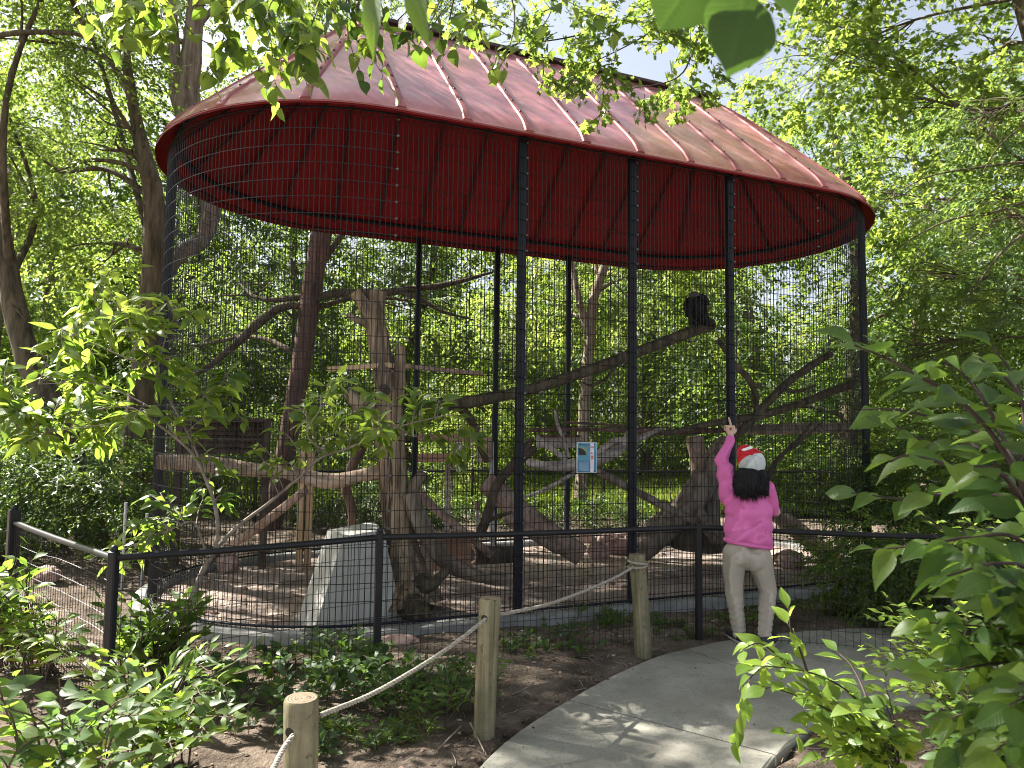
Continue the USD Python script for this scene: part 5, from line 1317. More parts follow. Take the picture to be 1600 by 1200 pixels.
# trees out of view at the left and behind the camera, whose crowns shade the path and the near shrub
b = np.array([-7.4, 6.2, 0.0])
tree('shade_tree', 'shade tree standing out of view left of the fence', [b, b + [0.2, 0.4, 3.0], b + [0.7, 1.0, 6.0], b + [1.2, 1.5, 8.4]], [0.2, 0.16, 0.11, 0.04], BARK_GREY,
     [(np.array([-5.5, 8.1, 8.3]), (1.5, 0.8, 0.8)), (np.array([-6.75, 7.1, 8.3]), (0.75, 0.55, 0.6))], 520, S_MED, [L_MID, L_BRIGHT, L_MID], 80, gap=0.30, clump=0.4)
b = np.array([-3.6, -1.4, 0.0])
tree('shade_tree', 'shade tree standing behind the camera with its crown over the path', [b, b + [0.1, 0.8, 3.0], b + [0.0, 2.4, 6.0], b + [-0.2, 3.9, 7.8]], [0.2, 0.16, 0.11, 0.04], BARK_GREY,
     [(np.array([-4.2, 4.0, 8.3]), (1.3, 1.1, 0.9)), (np.array([-2.6, 0.2, 8.2]), (1.8, 1.6, 0.9))], 560, S_MED, [L_MID, L_BRIGHT, L_MID], 81, gap=0.32)
# ================================================================== near plants, leaf by leaf
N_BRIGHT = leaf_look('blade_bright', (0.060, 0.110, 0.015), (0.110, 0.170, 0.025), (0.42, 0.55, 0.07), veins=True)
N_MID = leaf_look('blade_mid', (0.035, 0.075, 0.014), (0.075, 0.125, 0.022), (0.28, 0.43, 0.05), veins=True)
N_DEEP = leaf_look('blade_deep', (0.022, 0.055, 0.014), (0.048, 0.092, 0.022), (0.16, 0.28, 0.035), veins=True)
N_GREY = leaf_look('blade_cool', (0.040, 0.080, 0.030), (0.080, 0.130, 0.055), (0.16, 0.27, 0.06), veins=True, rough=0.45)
TWIG = look('twig_bark', (0.05, 0.035, 0.025), (0.12, 0.09, 0.065), 0.8, 20, spec=0.2)
TWIG_DARK = look('dark_twig', (0.022, 0.014, 0.012), (0.05, 0.032, 0.026), 0.7, 20, spec=0.3)
TWIG_GREY = look('grey_twig', (0.12, 0.10, 0.08), (0.24, 0.20, 0.165), 0.85, 20, spec=0.2)

OUT = {'ovate': [(0, 0), (.08, .30), (.2, .72), (.36, .98), (.5, 1.0), (.66, .82), (.82, .48), (.93, .18), (1, 0)],
       'lance': [(0, 0), (.1, .34), (.25, .78), (.4, 1.0), (.55, .95), (.7, .70), (.85, .34), (.94, .12), (1, 0)],
       'heart': [(0.06, 0), (-.02, .55), (.12, .95), (.3, 1.0), (.5, .88), (.68, .62), (.83, .32), (.93, .10), (1, 0)]}
def leaf(kind, L, w, fold, droop, curl, rg, rows=8):
    """five points across, rows along; returns vertices, faces, uv"""
    o = np.array(OUT[kind]); t = np.linspace(0, 1, rows + 1)
    k = np.linspace(0, 1, len(o))
    x, h = np.interp(t, k, o[:, 0]), np.interp(t, k, o[:, 1]) * w * 0.5
    h[0] = max(h[0], 0.004 * L); h[-1] = 0.0015
    vs, uv = [], []
    wave = rg.uniform(0, 6.28)
    for i in range(rows + 1):
        for s in (-1, 0, 1):
            y = s * h[i]
            z = fold * abs(y) - droop * L * x[i] ** 2 + curl * w * 0.06 * s * math.sin(x[i] * 8 + wave) * (h[i] / (w * .5))
            vs.append((x[i] * L, y * (1 - 0.15 * abs(fold)), z)); uv.append((x[i], y / w))
    f = []
    for i in range(rows):
        for j in range(2):
            a = i * 3 + j
            f += [[a, a + 3, a + 4], [a, a + 4, a + 1]]
    vs = np.array(vs); vs[:, 1] += rg.normal(0, 0.10) * vs[:, 0] ** 2 / L
    tw = rg.normal(0, 0.35) * vs[:, 0] / L
    vs[:, 1], vs[:, 2] = vs[:, 1] * np.cos(tw) - vs[:, 2] * np.sin(tw), vs[:, 1] * np.sin(tw) + vs[:, 2] * np.cos(tw)
    return vs, np.array(f), np.array(uv)

class Plant:
    """a plant whose leaves are parts (the largest 300), the rest one joined part"""
    def __init__(self, name, label, cat, base, seed, bark=TWIG):
        self.o = thing(name, label, cat, base); self.rg = np.random.default_rng(seed); self.bark = bark; self.leaves = []; self.petioles = []
    def stem(self, pts, r0, r1, name='stem', n=6, sides=7):
        l = smooth_line(pts, n)
        put(name, tube(l, [r0, r1], sides, rough=0.05), self.bark, self.o, smooth=60)
        return l
    def leafy(self, l, n, L, w, kind, mats, droop=0.3, lift=0.0, flat=0.3, t0=0.1, spread=(0.5, 1.2), pet=0.2, rows=8, face=0.45):
        rg = self.rg
        d = np.r_[0, np.cumsum(np.linalg.norm(np.diff(l, axis=0), axis=1))]; d /= d[-1]
        tg = np.gradient(l, axis=0)
        for i in range(n):
            t = t0 + (1 - t0) * (i + rg.uniform(0, 0.7)) / n
            p = np.array([np.interp(t, d, l[:, k]) for k in range(3)])
            g = np.array([np.interp(t, d, tg[:, k]) for k in range(3)]); g /= np.linalg.norm(g) + 1e-9
            side = np.cross([0, 0, 1.0], g); side /= np.linalg.norm(side) + 1e-9
            a = (1 if i % 2 else -1) * rg.uniform(*spread) * (1 - 0.55 * (t > 0.93))
            ld = g * math.cos(a) + side * math.sin(a) + np.array([0, 0, lift + rg.normal(0, 0.25)])
            ld /= np.linalg.norm(ld)
            up = np.array([rg.normal(0, flat), rg.normal(0, flat) - face, 1.0])
            s = L * rg.uniform(0.62, 1.12) * (1 - 0.3 * max(0, t - 0.75))
            base = p + ld * s * pet
            v, f, uv = leaf(kind, s, s * w * rg.uniform(0.75, 1.2), rg.uniform(0.0, 0.6), droop * rg.uniform(0.1, 1.8), rg.uniform(0.3, 1.2), rg, rows)
            self.leaves.append((v @ frame_of(ld, up) + base, f, uv, mats[rg.integers(len(mats))]))
            if pet > 0.03:
                self.petioles.append(tube([p, base], [0.0016, 0.0012], 3, cap=False))
    def done(self, most=300):
        if self.petioles:
            put('leaf_stalks', join(self.petioles), self.bark, self.o, kind='stuff')
        dist = [np.linalg.norm(v.mean(0) - EYE) / (np.ptp(v, axis=0).max() + 1e-6) for v, *_ in self.leaves]
        order = np.argsort(dist)
        for i in order[:most]:
            v, f, uv, m = self.leaves[i]
            put('leaf', (v, f), m, self.o, smooth=True, uv=uv)
        rest = {}
        for i in order[most:]:
            v, f, uv, m = self.leaves[i]; rest.setdefault(m, []).append((v, f, uv))
        for m, ls in rest.items():
            put('foliage', join([(v, f) for v, f, _ in ls]), m, self.o, smooth=True, uv=np.vstack([u for *_, u in ls]), kind='stuff')

def dd(*p): return np.array([D(*q) for q in p])

# ---- sapling in front of the fence at left
s = Plant('sapling', 'slender multi-stemmed sapling with sunlit drooping leaves in front of the left fence corner', 'sapling', G(262, 1040), 21, TWIG_GREY)
base = G(258, 1045)
yb = base[1]
main = s.stem(np.vstack([base, dd((276, 985, yb), (300, 935, yb), (318, 890, yb), (340, 855, yb - .02))]), 0.024, 0.019)
A = s.stem(dd((318, 892, yb), (338, 850, yb - .05), (338, 800, yb - .1), (322, 750, yb - .15), (296, 704, yb - .2), (245, 662, yb - .25), (200, 636, yb - .3), (150, 640, yb - .35)), 0.016, 0.005)
B = s.stem(dd((340, 855, yb), (372, 822, yb + .03), (420, 786, yb + .05), (465, 748, yb + .05), (500, 716, yb), (545, 700, yb - .05), (620, 668, yb - .1), (690, 650, yb - .15)), 0.014, 0.004)
C = s.stem(dd((326, 878, yb), (314, 840, yb - .05), (300, 815, yb - .1), (262, 830, yb - .2)), 0.009, 0.003)
E_ = s.stem(dd((322, 750, yb - .15), (300, 690, yb - .1), (262, 620, yb - .1), (225, 560, yb - .1), (195, 500, yb - .1), (170, 455, yb - .12)), 0.009, 0.003)
def side(a, i, pts, r=0.006):
    return s.stem(np.vstack([a[int(len(a) * i)], dd(*[(x, y, yb + z) for x, y, z in pts])]), r, 0.002, n=5, sides=5)
F1 = side(A, 0.62, [(240, 640, -.3), (150, 600, -.35), (60, 600, -.4)])
F2 = side(A, 0.80, [(180, 660, -.2), (110, 670, -.1), (30, 680, -.05)])
F3 = side(A, 0.55, [(300, 650, 0.0), (330, 610, .1), (360, 590, .15)])
F4 = side(E_, 0.55, [(200, 560, -.3), (130, 530, -.35), (90, 510, -.4)])
F5 = side(E_, 0.5, [(250, 560, .1), (265, 510, .15), (285, 480, .2)])
F6 = side(E_, 0.75, [(190, 490, .1), (150, 470, .15)])
F7 = side(B, 0.72, [(540, 680, .15), (560, 640, .2)])
F8 = side(B, 0.85, [(640, 680, .1), (700, 690, .15), (735, 700, .15)])
F9 = side(B, 0.62, [(480, 680, -.2), (500, 640, -.25), (520, 610, -.25)])
STEMS = np.vstack([q[len(q) // 3:] for q in (A, B, C, E_, F1, F2, F3, F4, F5, F6, F7, F8, F9)])
rg = s.rg
def sub(anchor, px, py, n, L, mats, dy=0.0, again=True, **kw):
    """a side twig from the nearest point of a stem to the pixel, with leaves"""
    e = D(px, py, yb + dy)
    if again:
        sub(anchor, px + rg.normal(0, 26), py + rg.normal(0, 16), n, L, mats, dy + rg.normal(0, .15), again=False)
    a = STEMS[np.argmin(np.linalg.norm(STEMS - e, axis=1) + rg.uniform(0, .06, len(STEMS)))]
    mid = (a + e) / 2 + [0, 0, 0.06] + rg.normal(0, .03, 3)
    l = s.stem(np.array([a, mid, e]), 0.004, 0.0015, 'twig', 5, 5)
    s.leafy(l, n + 4, L * 0.80, 0.48, 'lance', mats, droop=0.35, lift=-0.1, flat=0.4, t0=0.15, **kw)
BR, MD, DP = [N_BRIGHT, N_BRIGHT, N_MID], [N_MID, N_MID, N_BRIGHT], [N_MID, N_DEEP, N_DEEP]
for px, py, n in ((172, 448, 7), (130, 470, 7), (95, 515, 8), (120, 500, 7), (200, 470, 7), (235, 490, 8), (280, 482, 8), (160, 530, 8), (220, 530, 8), (195, 505, 7), (262, 520, 7), (240, 560, 7), (150, 560, 7)):
    sub(E_, px, py, n, 0.17, BR, dy=rg.uniform(-.35, .3))
for px, py, n in ((40, 600, 9), (20, 640, 9), (90, 580, 9), (110, 620, 9), (60, 660, 8), (150, 600, 8), (190, 590, 8), (250, 610, 8), (300, 580, 8), (350, 600, 8), (330, 630, 7), (120, 660, 8), (30, 690, 7), (200, 650, 7), (280, 650, 6), (160, 690, 7), (90, 700, 6), (70, 555, 6), (5, 570, 7)):
    sub(A if px > 180 else A, px, py, n, 0.18, MD, dy=rg.uniform(-.4, .3))
for px, py, n in ((460, 640, 5), (500, 625, 6), (520, 600, 4), (540, 650, 7), (570, 660, 7), (610, 680, 7), (640, 650, 7), (690, 640, 7), (720, 670, 7), (740, 700, 6), (680, 690, 6), (600, 700, 6), (560, 690, 6), (660, 620, 5), (480, 660, 5)):
    sub(B, px, py, n, 0.16, MD if px > 600 else BR, dy=rg.uniform(-.3, .25))
for px, py, n in ((400, 690, 5), (430, 670, 4), (380, 660, 5), (370, 730, 5), (420, 720, 4)):
    sub(B, px, py, n, 0.13, MD, dy=rg.uniform(-.1, .2))
for px, py, n in ((200, 830, 6), (150, 870, 6), (180, 900, 6), (220, 850, 5), (270, 800, 5), (310, 770, 4), (350, 790, 4), (250, 770, 5)):
    sub(C, px, py, n, 0.15, DP if py < 800 else MD, dy=rg.uniform(-.2, .2))
s.done()

# ---- bushes along the bottom left
def bush(name, label, px, py, seed, targets, L, w, kind, mats, n=(8, 12), bark=TWIG, arch=0.10, r=0.006, cat='shrub', droop=0.25, lift=0.1, basey=None, flat=0.35, most=300, t0=0.25, rows=8, twice=False):
    b = G(px, py)
    s = Plant(name, label, cat, b, seed, bark)
    for q in list(targets) + ([(q[0] + rg0.normal(0, 18), q[1] + rg0.normal(0, 14), q[2] + rg0.normal(0, .1)) for q in targets] if twice else []):
        e = D(q[0], q[1], q[2])
        bb = b + s.rg.normal(0, 0.07, 3) * [1, 1, 0] - [0, 0, 0.03]
        mid = bb * 0.45 + e * 0.55 + [0, 0, arch] + s.rg.normal(0, .04, 3)
        l = s.stem(np.array([bb, mid, e]), r, r * 0.25, 'stem', 7, 5)
        s.leafy(l, int(s.rg.integers(*n)), L, w, kind, mats, droop=droop, lift=lift, flat=flat, t0=t0, rows=rows)
    s.done(most)
    return s
rg0 = np.random.default_rng(5)
def scatter(x0, x1, y0, y1, d0, d1, n):
    n = int(n * 1.6)
    return [(rg0.uniform(x0, x1), rg0.uniform(y0, y1), rg0.uniform(d0, d1)) for _ in range(n)]
bush('arching_bush', 'bush of arching sunlit stems with narrow leaves in the bottom left', 235, 1200, 31, [(395, 1045, 3.3), (350, 1010, 3.5), (340, 1060, 3.2), (300, 1000, 3.6), (280, 1040, 3.4), (200, 1020, 3.6), (130, 1010, 3.6), (80, 1005, 3.6), (250, 1080, 3.2), (320, 1100, 3.1), (365, 1080, 3.2), (160, 1060, 3.4), (290, 1130, 2.9), (240, 1130, 2.9), (190, 1110, 3.1), (330, 1150, 2.9), (370, 1120, 3.0), (215, 1040, 3.4), (140, 1100, 3.2), (270, 1170, 2.8)], 0.098, 0.42, 'lance', [N_BRIGHT, N_MID, N_MID, N_GREY], n=(13, 18), t0=0.2, twice=True)
bush('broad_leaved_plant', 'broad-leaved grey-green plant in the bottom left corner', 90, 1330, 32, scatter(-20, 260, 1060, 1200, 2.1, 2.5, 15) + [(20, 1050, 2.3), (0, 1100, 2.2), (240, 1160, 2.1), (180, 1190, 2.0), (90, 1120, 2.3)], 0.105, 0.5, 'ovate', [N_GREY, N_MID, N_GREY, N_DEEP], n=(6, 9), t0=0.45, lift=0.05)
bush('round_leaved_bush', 'dark round-leaved bush at the left edge before the far fence post', 20, 1040, 33, scatter(-40, 60, 840, 1000, 4.2, 4.9, 16), 0.11, 0.6, 'ovate', [N_MID, N_DEEP, N_MID], n=(9, 13))
bush('leafy_undergrowth', 'clump of mid-green undergrowth around the foot of the sapling', 240, 1050, 34, scatter(150, 330, 930, 1010, 4.4, 5.0, 22), 0.115, 0.5, 'lance', [N_MID, N_DEEP, N_MID], n=(9, 13))
bush('leafy_undergrowth', 'low bright leafy plants on the bare soil left of the fence corner', 60, 1060, 35, scatter(0, 110, 930, 1030, 3.9, 4.4, 12), 0.10, 0.45, 'lance', [N_MID, N_BRIGHT, N_DEEP], n=(8, 12))

# ---- the large-leaved shrub close by on the right
s = Plant('large_leaved_shrub', 'dark large-leaved shrub reaching in close from the right edge', 'shrub', np.array([2.1, 1.35, 0]), 41, TWIG_DARK)
rg = s.rg
b0 = np.array([2.05, 1.55, 0])
def arm(pts, n, L=0.112, r=0.007, mats=(N_MID, N_DEEP, N_DEEP), first=b0, **kw):
    p = dd(*pts)
    l = s.stem(p, r, r * 0.3, 'stem', 7, 6)
    s.leafy(l, int(n * 1.35), L, 0.60, 'ovate', list(mats), droop=0.35, lift=-0.12, flat=0.5, face=0.8, **kw)
    return l
trunk_a = s.stem(np.vstack([b0, dd((1700, 1000, 1.75), (1640, 860, 1.75), (1588, 735, 1.72))]), 0.014, 0.008)
arm([(1588, 735, 1.72), (1545, 672, 1.7), (1490, 618, 1.68), (1440, 590, 1.66), (1385, 560, 1.66), (1335, 540, 1.66)], 15)
arm([(1588, 735, 1.72), (1570, 690, 1.8), (1540, 630, 1.85), (1500, 580, 1.9), (1460, 560, 1.9)], 8)
arm([(1640, 760, 1.6), (1610, 660, 1.6), (1580, 600, 1.62), (1530, 560, 1.65)], 8)
arm([(1640, 860, 1.75), (1570, 745, 1.6), (1490, 728, 1.55), (1420, 712, 1.5), (1390, 722, 1.5)], 10)
arm([(1700, 1000, 1.75), (1600, 800, 1.8), (1500, 770, 1.9), (1420, 780, 2.0), (1330, 770, 2.05)], 13, L=0.11)
arm([(1700, 1000, 1.75), (1600, 850, 1.7), (1520, 840, 1.7), (1450, 850, 1.7), (1360, 860, 1.75)], 13)
arm([(1700, 1000, 1.75), (1620, 900, 1.55), (1560, 880, 1.5), (1480, 900, 1.5)], 10)
arm([(1588, 735, 1.72), (1600, 680, 1.9), (1590, 600, 2.0), (1550, 540, 2.05)], 9)
arm([(1640, 860, 1.75), (1560, 700, 2.0), (1480, 660, 2.1), (1400, 640, 2.15), (1345, 640, 2.2)], 14)
arm([(1640, 860, 1.75), (1590, 780, 1.9), (1530, 700, 2.0), (1450, 690, 2.1), (1390, 660, 2.1)], 12)
for k in range(40):
    px, py, d = rg.uniform(1430, 1640), rg.uniform(840, 1200), rg.uniform(1.35, 2.1)
    if px < 1480 and py < 960: px += 70
    arm([(1740, 1100, 1.7), ((1740 + px) / 2 + 20, (1100 + py) / 2 - 40, (1.7 + d) / 2), (px, py, d)], int(rg.integers(13, 18)), L=0.082, r=0.005, mats=(N_DEEP, N_DEEP, N_MID), t0=0.4)
s.done()

# ---- lower shrub at the path's right edge, reaching over the concrete
s = Plant('path_side_shrub', 'thin-stemmed leafy shrub leaning over the path at the lower right', 'shrub', G(1420, 1260), 42, TWIG_DARK)
rg = s.rg
def arm2(pts, n, L=0.085, r=0.005, mats=(N_BRIGHT, N_MID, N_MID), **kw):
    l = s.stem(dd(*pts), r, r * 0.3, 'stem', 7, 6)
    s.leafy(l, int(n * 1.2), L * 1.1, 0.55, 'ovate', list(mats), droop=0.3, lift=-0.05, flat=0.45, **kw)
yb2 = G(1420, 1260)[1]
s.stem(np.vstack([G(1420, 1260), dd((1400, 1190, 2.65), (1365, 1135, 2.6))]), 0.009, 0.006)
arm2([(1365, 1135, 2.6), (1335, 1090, 2.6), (1295, 1062, 2.58), (1240, 1045, 2.55), (1175, 1040, 2.5)], 20)
arm2([(1365, 1135, 2.6), (1320, 1120, 2.5), (1275, 1100, 2.45), (1225, 1080, 2.4), (1190, 1072, 2.4)], 15)
arm2([(1190, 1042, 2.5), (1170, 1065, 2.5), (1158, 1110, 2.5), (1150, 1160, 2.5)], 9, r=0.002, L=0.075, spread=(0.2, 0.9))
arm2([(1262, 1052, 2.56), (1250, 1015, 2.56), (1236, 985, 2.56), (1233, 950, 2.56)], 8, L=0.09, mats=(N_BRIGHT,))
arm2([(1240, 1045, 2.55), (1210, 1020, 2.5), (1185, 1005, 2.45), (1160, 1015, 2.4)], 9, L=0.08, mats=(N_BRIGHT, N_BRIGHT, N_MID))
arm2([(1365, 1135, 2.6), (1350, 1080, 2.7), (1330, 1040, 2.8), (1310, 1020, 2.9)], 9, mats=(N_MID,))
for k in range(17):
    px, py, d = rg.uniform(1225, 1400), rg.uniform(1060, 1200), rg.uniform(2.2, 2.75)
    arm2([(1410, 1230, 2.6), ((1410 + px) / 2, (1230 + py) / 2 - 25, (2.6 + d) / 2), (px, py, d)], int(rg.integers(8, 12)), L=0.075, r=0.003, t0=0.35)
s.done()
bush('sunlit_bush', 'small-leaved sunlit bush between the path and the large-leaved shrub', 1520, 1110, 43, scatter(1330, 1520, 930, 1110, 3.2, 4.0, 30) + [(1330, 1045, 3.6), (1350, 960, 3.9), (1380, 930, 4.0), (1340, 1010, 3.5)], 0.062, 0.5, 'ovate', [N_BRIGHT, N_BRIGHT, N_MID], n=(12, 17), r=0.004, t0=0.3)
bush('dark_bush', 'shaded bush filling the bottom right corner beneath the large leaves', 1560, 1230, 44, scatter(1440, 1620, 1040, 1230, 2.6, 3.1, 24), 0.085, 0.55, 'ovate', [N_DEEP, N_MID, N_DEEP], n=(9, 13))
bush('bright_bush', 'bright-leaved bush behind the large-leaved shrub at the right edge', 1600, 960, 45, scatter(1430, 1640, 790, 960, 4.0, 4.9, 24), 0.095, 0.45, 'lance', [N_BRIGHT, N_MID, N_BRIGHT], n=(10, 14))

# ---- boughs hanging in at the top
def bough(name, label, seed, stems, L, w, kind, mats, n, droop=0.25, cat='branch', bark=TWIG, r=0.004, lift=-0.45, flat=0.6, pet=0.28, most=300, subs=4):
    s = Plant(name, label, cat, D(*stems[0][0]), seed, bark)
    for pts in stems:
        l = s.stem(dd(*pts), r, r * 0.3, 'twig', 6, 5)
        s.leafy(l, n, L, w, kind, mats, droop=droop, lift=lift, flat=flat, pet=pet, t0=0.05)
        for k in range(subs):
            a = l[s.rg.integers(len(l) // 3, len(l) - 2)]
            e = a + s.rg.normal(0, 0.13, 3) * [1, 1, 0.5] - [0, 0, 0.10]
            l2 = s.stem(np.array([a, (a + e) / 2 + [0, 0, .02], e]), r * .5, r * .2, 'twig', 5, 5)
            s.leafy(l2, max(4, n // 2), L, w, kind, mats, droop=droop, lift=lift, flat=flat, pet=pet)
    s.done(most)
LIN = [N_BRIGHT, N_BRIGHT, N_MID]
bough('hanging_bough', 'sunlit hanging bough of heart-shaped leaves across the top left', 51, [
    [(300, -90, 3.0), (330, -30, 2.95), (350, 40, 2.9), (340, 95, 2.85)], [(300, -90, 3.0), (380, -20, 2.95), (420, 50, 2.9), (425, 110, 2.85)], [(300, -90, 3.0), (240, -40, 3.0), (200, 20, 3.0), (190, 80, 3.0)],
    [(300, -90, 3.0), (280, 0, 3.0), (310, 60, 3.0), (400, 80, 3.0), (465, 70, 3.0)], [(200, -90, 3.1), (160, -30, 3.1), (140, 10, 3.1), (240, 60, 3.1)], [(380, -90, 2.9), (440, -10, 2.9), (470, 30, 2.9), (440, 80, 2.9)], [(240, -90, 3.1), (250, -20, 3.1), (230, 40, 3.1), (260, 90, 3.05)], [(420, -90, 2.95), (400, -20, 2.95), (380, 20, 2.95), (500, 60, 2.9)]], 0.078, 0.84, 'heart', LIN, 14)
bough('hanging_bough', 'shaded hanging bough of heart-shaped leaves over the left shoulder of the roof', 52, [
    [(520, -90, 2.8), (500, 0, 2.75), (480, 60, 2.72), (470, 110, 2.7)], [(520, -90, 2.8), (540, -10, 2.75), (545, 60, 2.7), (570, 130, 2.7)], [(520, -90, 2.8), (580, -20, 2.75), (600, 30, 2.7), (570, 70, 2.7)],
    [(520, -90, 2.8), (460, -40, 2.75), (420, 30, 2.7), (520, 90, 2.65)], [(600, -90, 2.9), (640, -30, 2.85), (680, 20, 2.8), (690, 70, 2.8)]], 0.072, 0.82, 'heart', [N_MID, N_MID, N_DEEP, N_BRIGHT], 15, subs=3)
bough('hanging_bough', 'hanging bough of heart-shaped leaves dangling before the middle of the roof', 53, [
    [(760, -90, 2.7), (740, 0, 2.65), (750, 50, 2.6), (775, 120, 2.6)], [(760, -90, 2.7), (700, -20, 2.65), (675, 30, 2.6), (650, 80, 2.6)], [(760, -90, 2.7), (800, 0, 2.7), (800, 60, 2.7), (770, 130, 2.65)], [(760, -90, 2.7), (850, -20, 2.8), (860, 20, 2.8), (830, 60, 2.8)]], 0.072, 0.82, 'heart', [N_BRIGHT, N_MID], 8, subs=1)
big = bough('close_leaves', 'very large dark green leaves hanging close to the lens at the top right', 54, [[(1260, -60, .74), (1210, -40, .73), (1160, -8, .72)], [(1260, -60, .74), (1150, -60, .74), (1080, -30, .74)]], 0.085, 0.84, 'heart', [N_DEEP, N_MID], 0, pet=0.1) if False else None
s = Plant('close_leaves', 'very large dark green leaves hanging close to the lens at the top right', 'branch', D(1260, -60, .74), 54, TWIG_DARK)
s.stem(dd((1330, -90, .78), (1250, -55, .75), (1170, -22, .73), (1080, -30, .74)), 0.002, 0.001)
N_CLOSE = leaf_look('blade_close', (0.022, 0.050, 0.012), (0.040, 0.080, 0.018), (0.10, 0.19, 0.025), veins=True)
for p, tip, L in (((1165, -18, .72), (1150, 118, .70), 0.098), ((1090, -45, .74), (1040, 46, .72), 0.080), ((1200, -45, .74), (1245, 22, .73), 0.075), ((1130, -40, .74), (1095, 30, .75), 0.07)):
    a, b = D(*p), D(*tip)
    v, f, uv = leaf('ovate', np.linalg.norm(b - a) , np.linalg.norm(b - a) * (0.80 if p[0] != 1090 else 0.95), 0.06, 0.06, 0.4, np.random.default_rng(2), 12)
    s.leaves.append((v @ frame_of(b - a, np.array([0.25, -1.0, 0.45])) + a, f, uv, N_CLOSE))
s.done()
s = Plant('close_leaves', 'pair of large dark leaves hanging close to the lens above the roof', 'branch', D(600, -60, .95), 55, TWIG_DARK)
s.stem(dd((700, -90, 1.0), (640, -50, .97), (590, -40, .95)), 0.002, 0.001)
for p, tip in (((580, -40, .95), (598, 66, .93)), ((640, -45, .96), (668, 55, .94)), ((450, -70, .95), (470, 8, .95))):
    a, b = D(*p), D(*tip)
    v, f, uv = leaf('ovate', np.linalg.norm(b - a), np.linalg.norm(b - a) * 0.36, 0.3, 0.15, 0.5, s.rg, 12)
    s.leaves.append((v @ frame_of(b - a, np.array([-0.9, -1.0, 0.3])) + a, f, uv, N_MID))
s.done()
# maple bough over the roof ridge: farther, so its leaves are one part
o = thing('maple_bough', 'drooping bough of small maple leaves hanging before the ridge of the roof', 'branch', D(960, -60, 6.0))
for pts in ([(1250, -120, 6.3), (1100, -10, 6.2), (1000, 60, 6.1), (900, 110, 6.0)], [(1150, -70, 6.3), (1090, 60, 6.2), (1060, 120, 6.1), (980, 140, 6.0)], [(1040, 20, 6.2), (960, 40, 6.1), (880, 60, 6.0), (800, 70, 5.9)]):
    put('twig', tube(smooth_line(dd(*pts), 6), [0.014, 0.003], 5), TWIG_DARK, o, smooth=60)
crown(o, [(D(880, 60, 6.0), (0.40, 0.4, 0.30)), (D(980, 60, 6.1), (0.45, 0.5, 0.36)), (D(1060, 90, 6.2), (0.35, 0.4, 0.30)), (D(1090, 20, 6.3), (0.35, 0.4, 0.3)), (D(930, 130, 6.0), (0.30, 0.3, 0.14)), (D(790, 40, 5.9), (0.35, 0.3, 0.2)), (D(1010, 120, 6.1), (0.35, 0.3, 0.14))], 130, sprays('maple', 0.065, 16, 0.30, 0.9), [L_MID, L_BRIGHT, L_MID], 56, gap=0.3, name='foliage', droop=0.6)

# ---- herbs on the soil, litter and twigs
def herb(name, label, px, py, n, r, h, kind, L, w, mats, seed, ferny=False):
    b = G(px, py)
    s = Plant(name, label, 'plant', b, seed, TWIG)
    for k in range(n):
        a = s.rg.uniform(0, 6.28); rr = r * s.rg.uniform(0.1, 1) ** 0.6
        bb = b + [rr * math.cos(a), rr * math.sin(a), -0.02]
        e = bb + [s.rg.normal(0, h * .5), s.rg.normal(0, h * .5), h * s.rg.uniform(0.6, 1.2)]
        l = s.stem(np.array([bb, (bb + e) / 2 + [0, 0, h * .2], e]), 0.0025, 0.001, 'stem', 4, 4)
        s.leafy(l, 9 if ferny else 7, L, w, kind, mats, droop=0.3, lift=0.0, t0=0.25, rows=4 if ferny else 6)
    s.done(150)
herb('ground_herb', 'patch of dull green lobed herbs along the foot of the low fence', 480, 1060, 44, 0.50, 0.17, 'ovate', 0.085, 0.7, [N_DEEP, N_GREY, N_MID], 61)
herb('ground_herb', 'dull green herbs by the fence post in front of the pen kerb', 590, 1078, 32, 0.40, 0.17, 'ovate', 0.08, 0.7, [N_DEEP, N_GREY], 62)
herb('feathery_plant', 'dark feathery plant growing just left of the middle rope post', 700, 1110, 46, 0.22, 0.27, 'lance', 0.075, 0.34, [N_MID, N_DEEP, N_MID], 63, True)
herb('feathery_plant', 'small pale sunlit feathery plant on the soil between the rope posts', 596, 1160, 26, 0.13, 0.08, 'lance', 0.04, 0.4, [N_BRIGHT, N_GREY], 64, True)
herb('feathery_plant', 'small feathery seedling right of the pale sunlit one', 645, 1145, 22, 0.14, 0.07, 'lance', 0.04, 0.4, [N_MID, N_BRIGHT], 65, True)
herb('seedling_patch', 'sunlit seedlings beside the nearest rope post', 520, 1150, 26, 0.13, 0.12, 'lance', 0.05, 0.4, [N_BRIGHT, N_GREY, N_MID], 66, True)
herb('broad_seedling', 'broad pale-leaved seedling at the foot of the nearest rope post', 508, 1178, 6, 0.06, 0.08, 'ovate', 0.06, 0.6, [N_GREY], 67)
herb('grass_clump', 'clump of strappy green blades on the soil behind the leaning post', 950, 975, 34, 0.32, 0.10, 'lance', 0.12, 0.14, [N_DEEP, N_MID], 68)
herb('ground_herb', 'green weeds below the fence left of the person', 1160, 975, 24, 0.3, 0.12, 'ovate', 0.06, 0.6, [N_DEEP, N_MID], 69)
herb('ground_herb', 'small weed growing at the kerb beside the left steel post', 800, 1012, 12, 0.2, 0.10, 'ovate', 0.05, 0.6, [N_DEEP], 70)
herb('ground_herb', 'weeds at the kerb by the pale concrete block', 525, 1012, 14, 0.14, 0.16, 'ovate', 0.055, 0.7, [N_DEEP, N_MID], 71)
herb('ground_herb', 'weeds on the soil under the fence right of the leaning post', 1060, 985, 18, 0.3, 0.08, 'ovate', 0.05, 0.6, [N_DEEP, N_MID], 72)
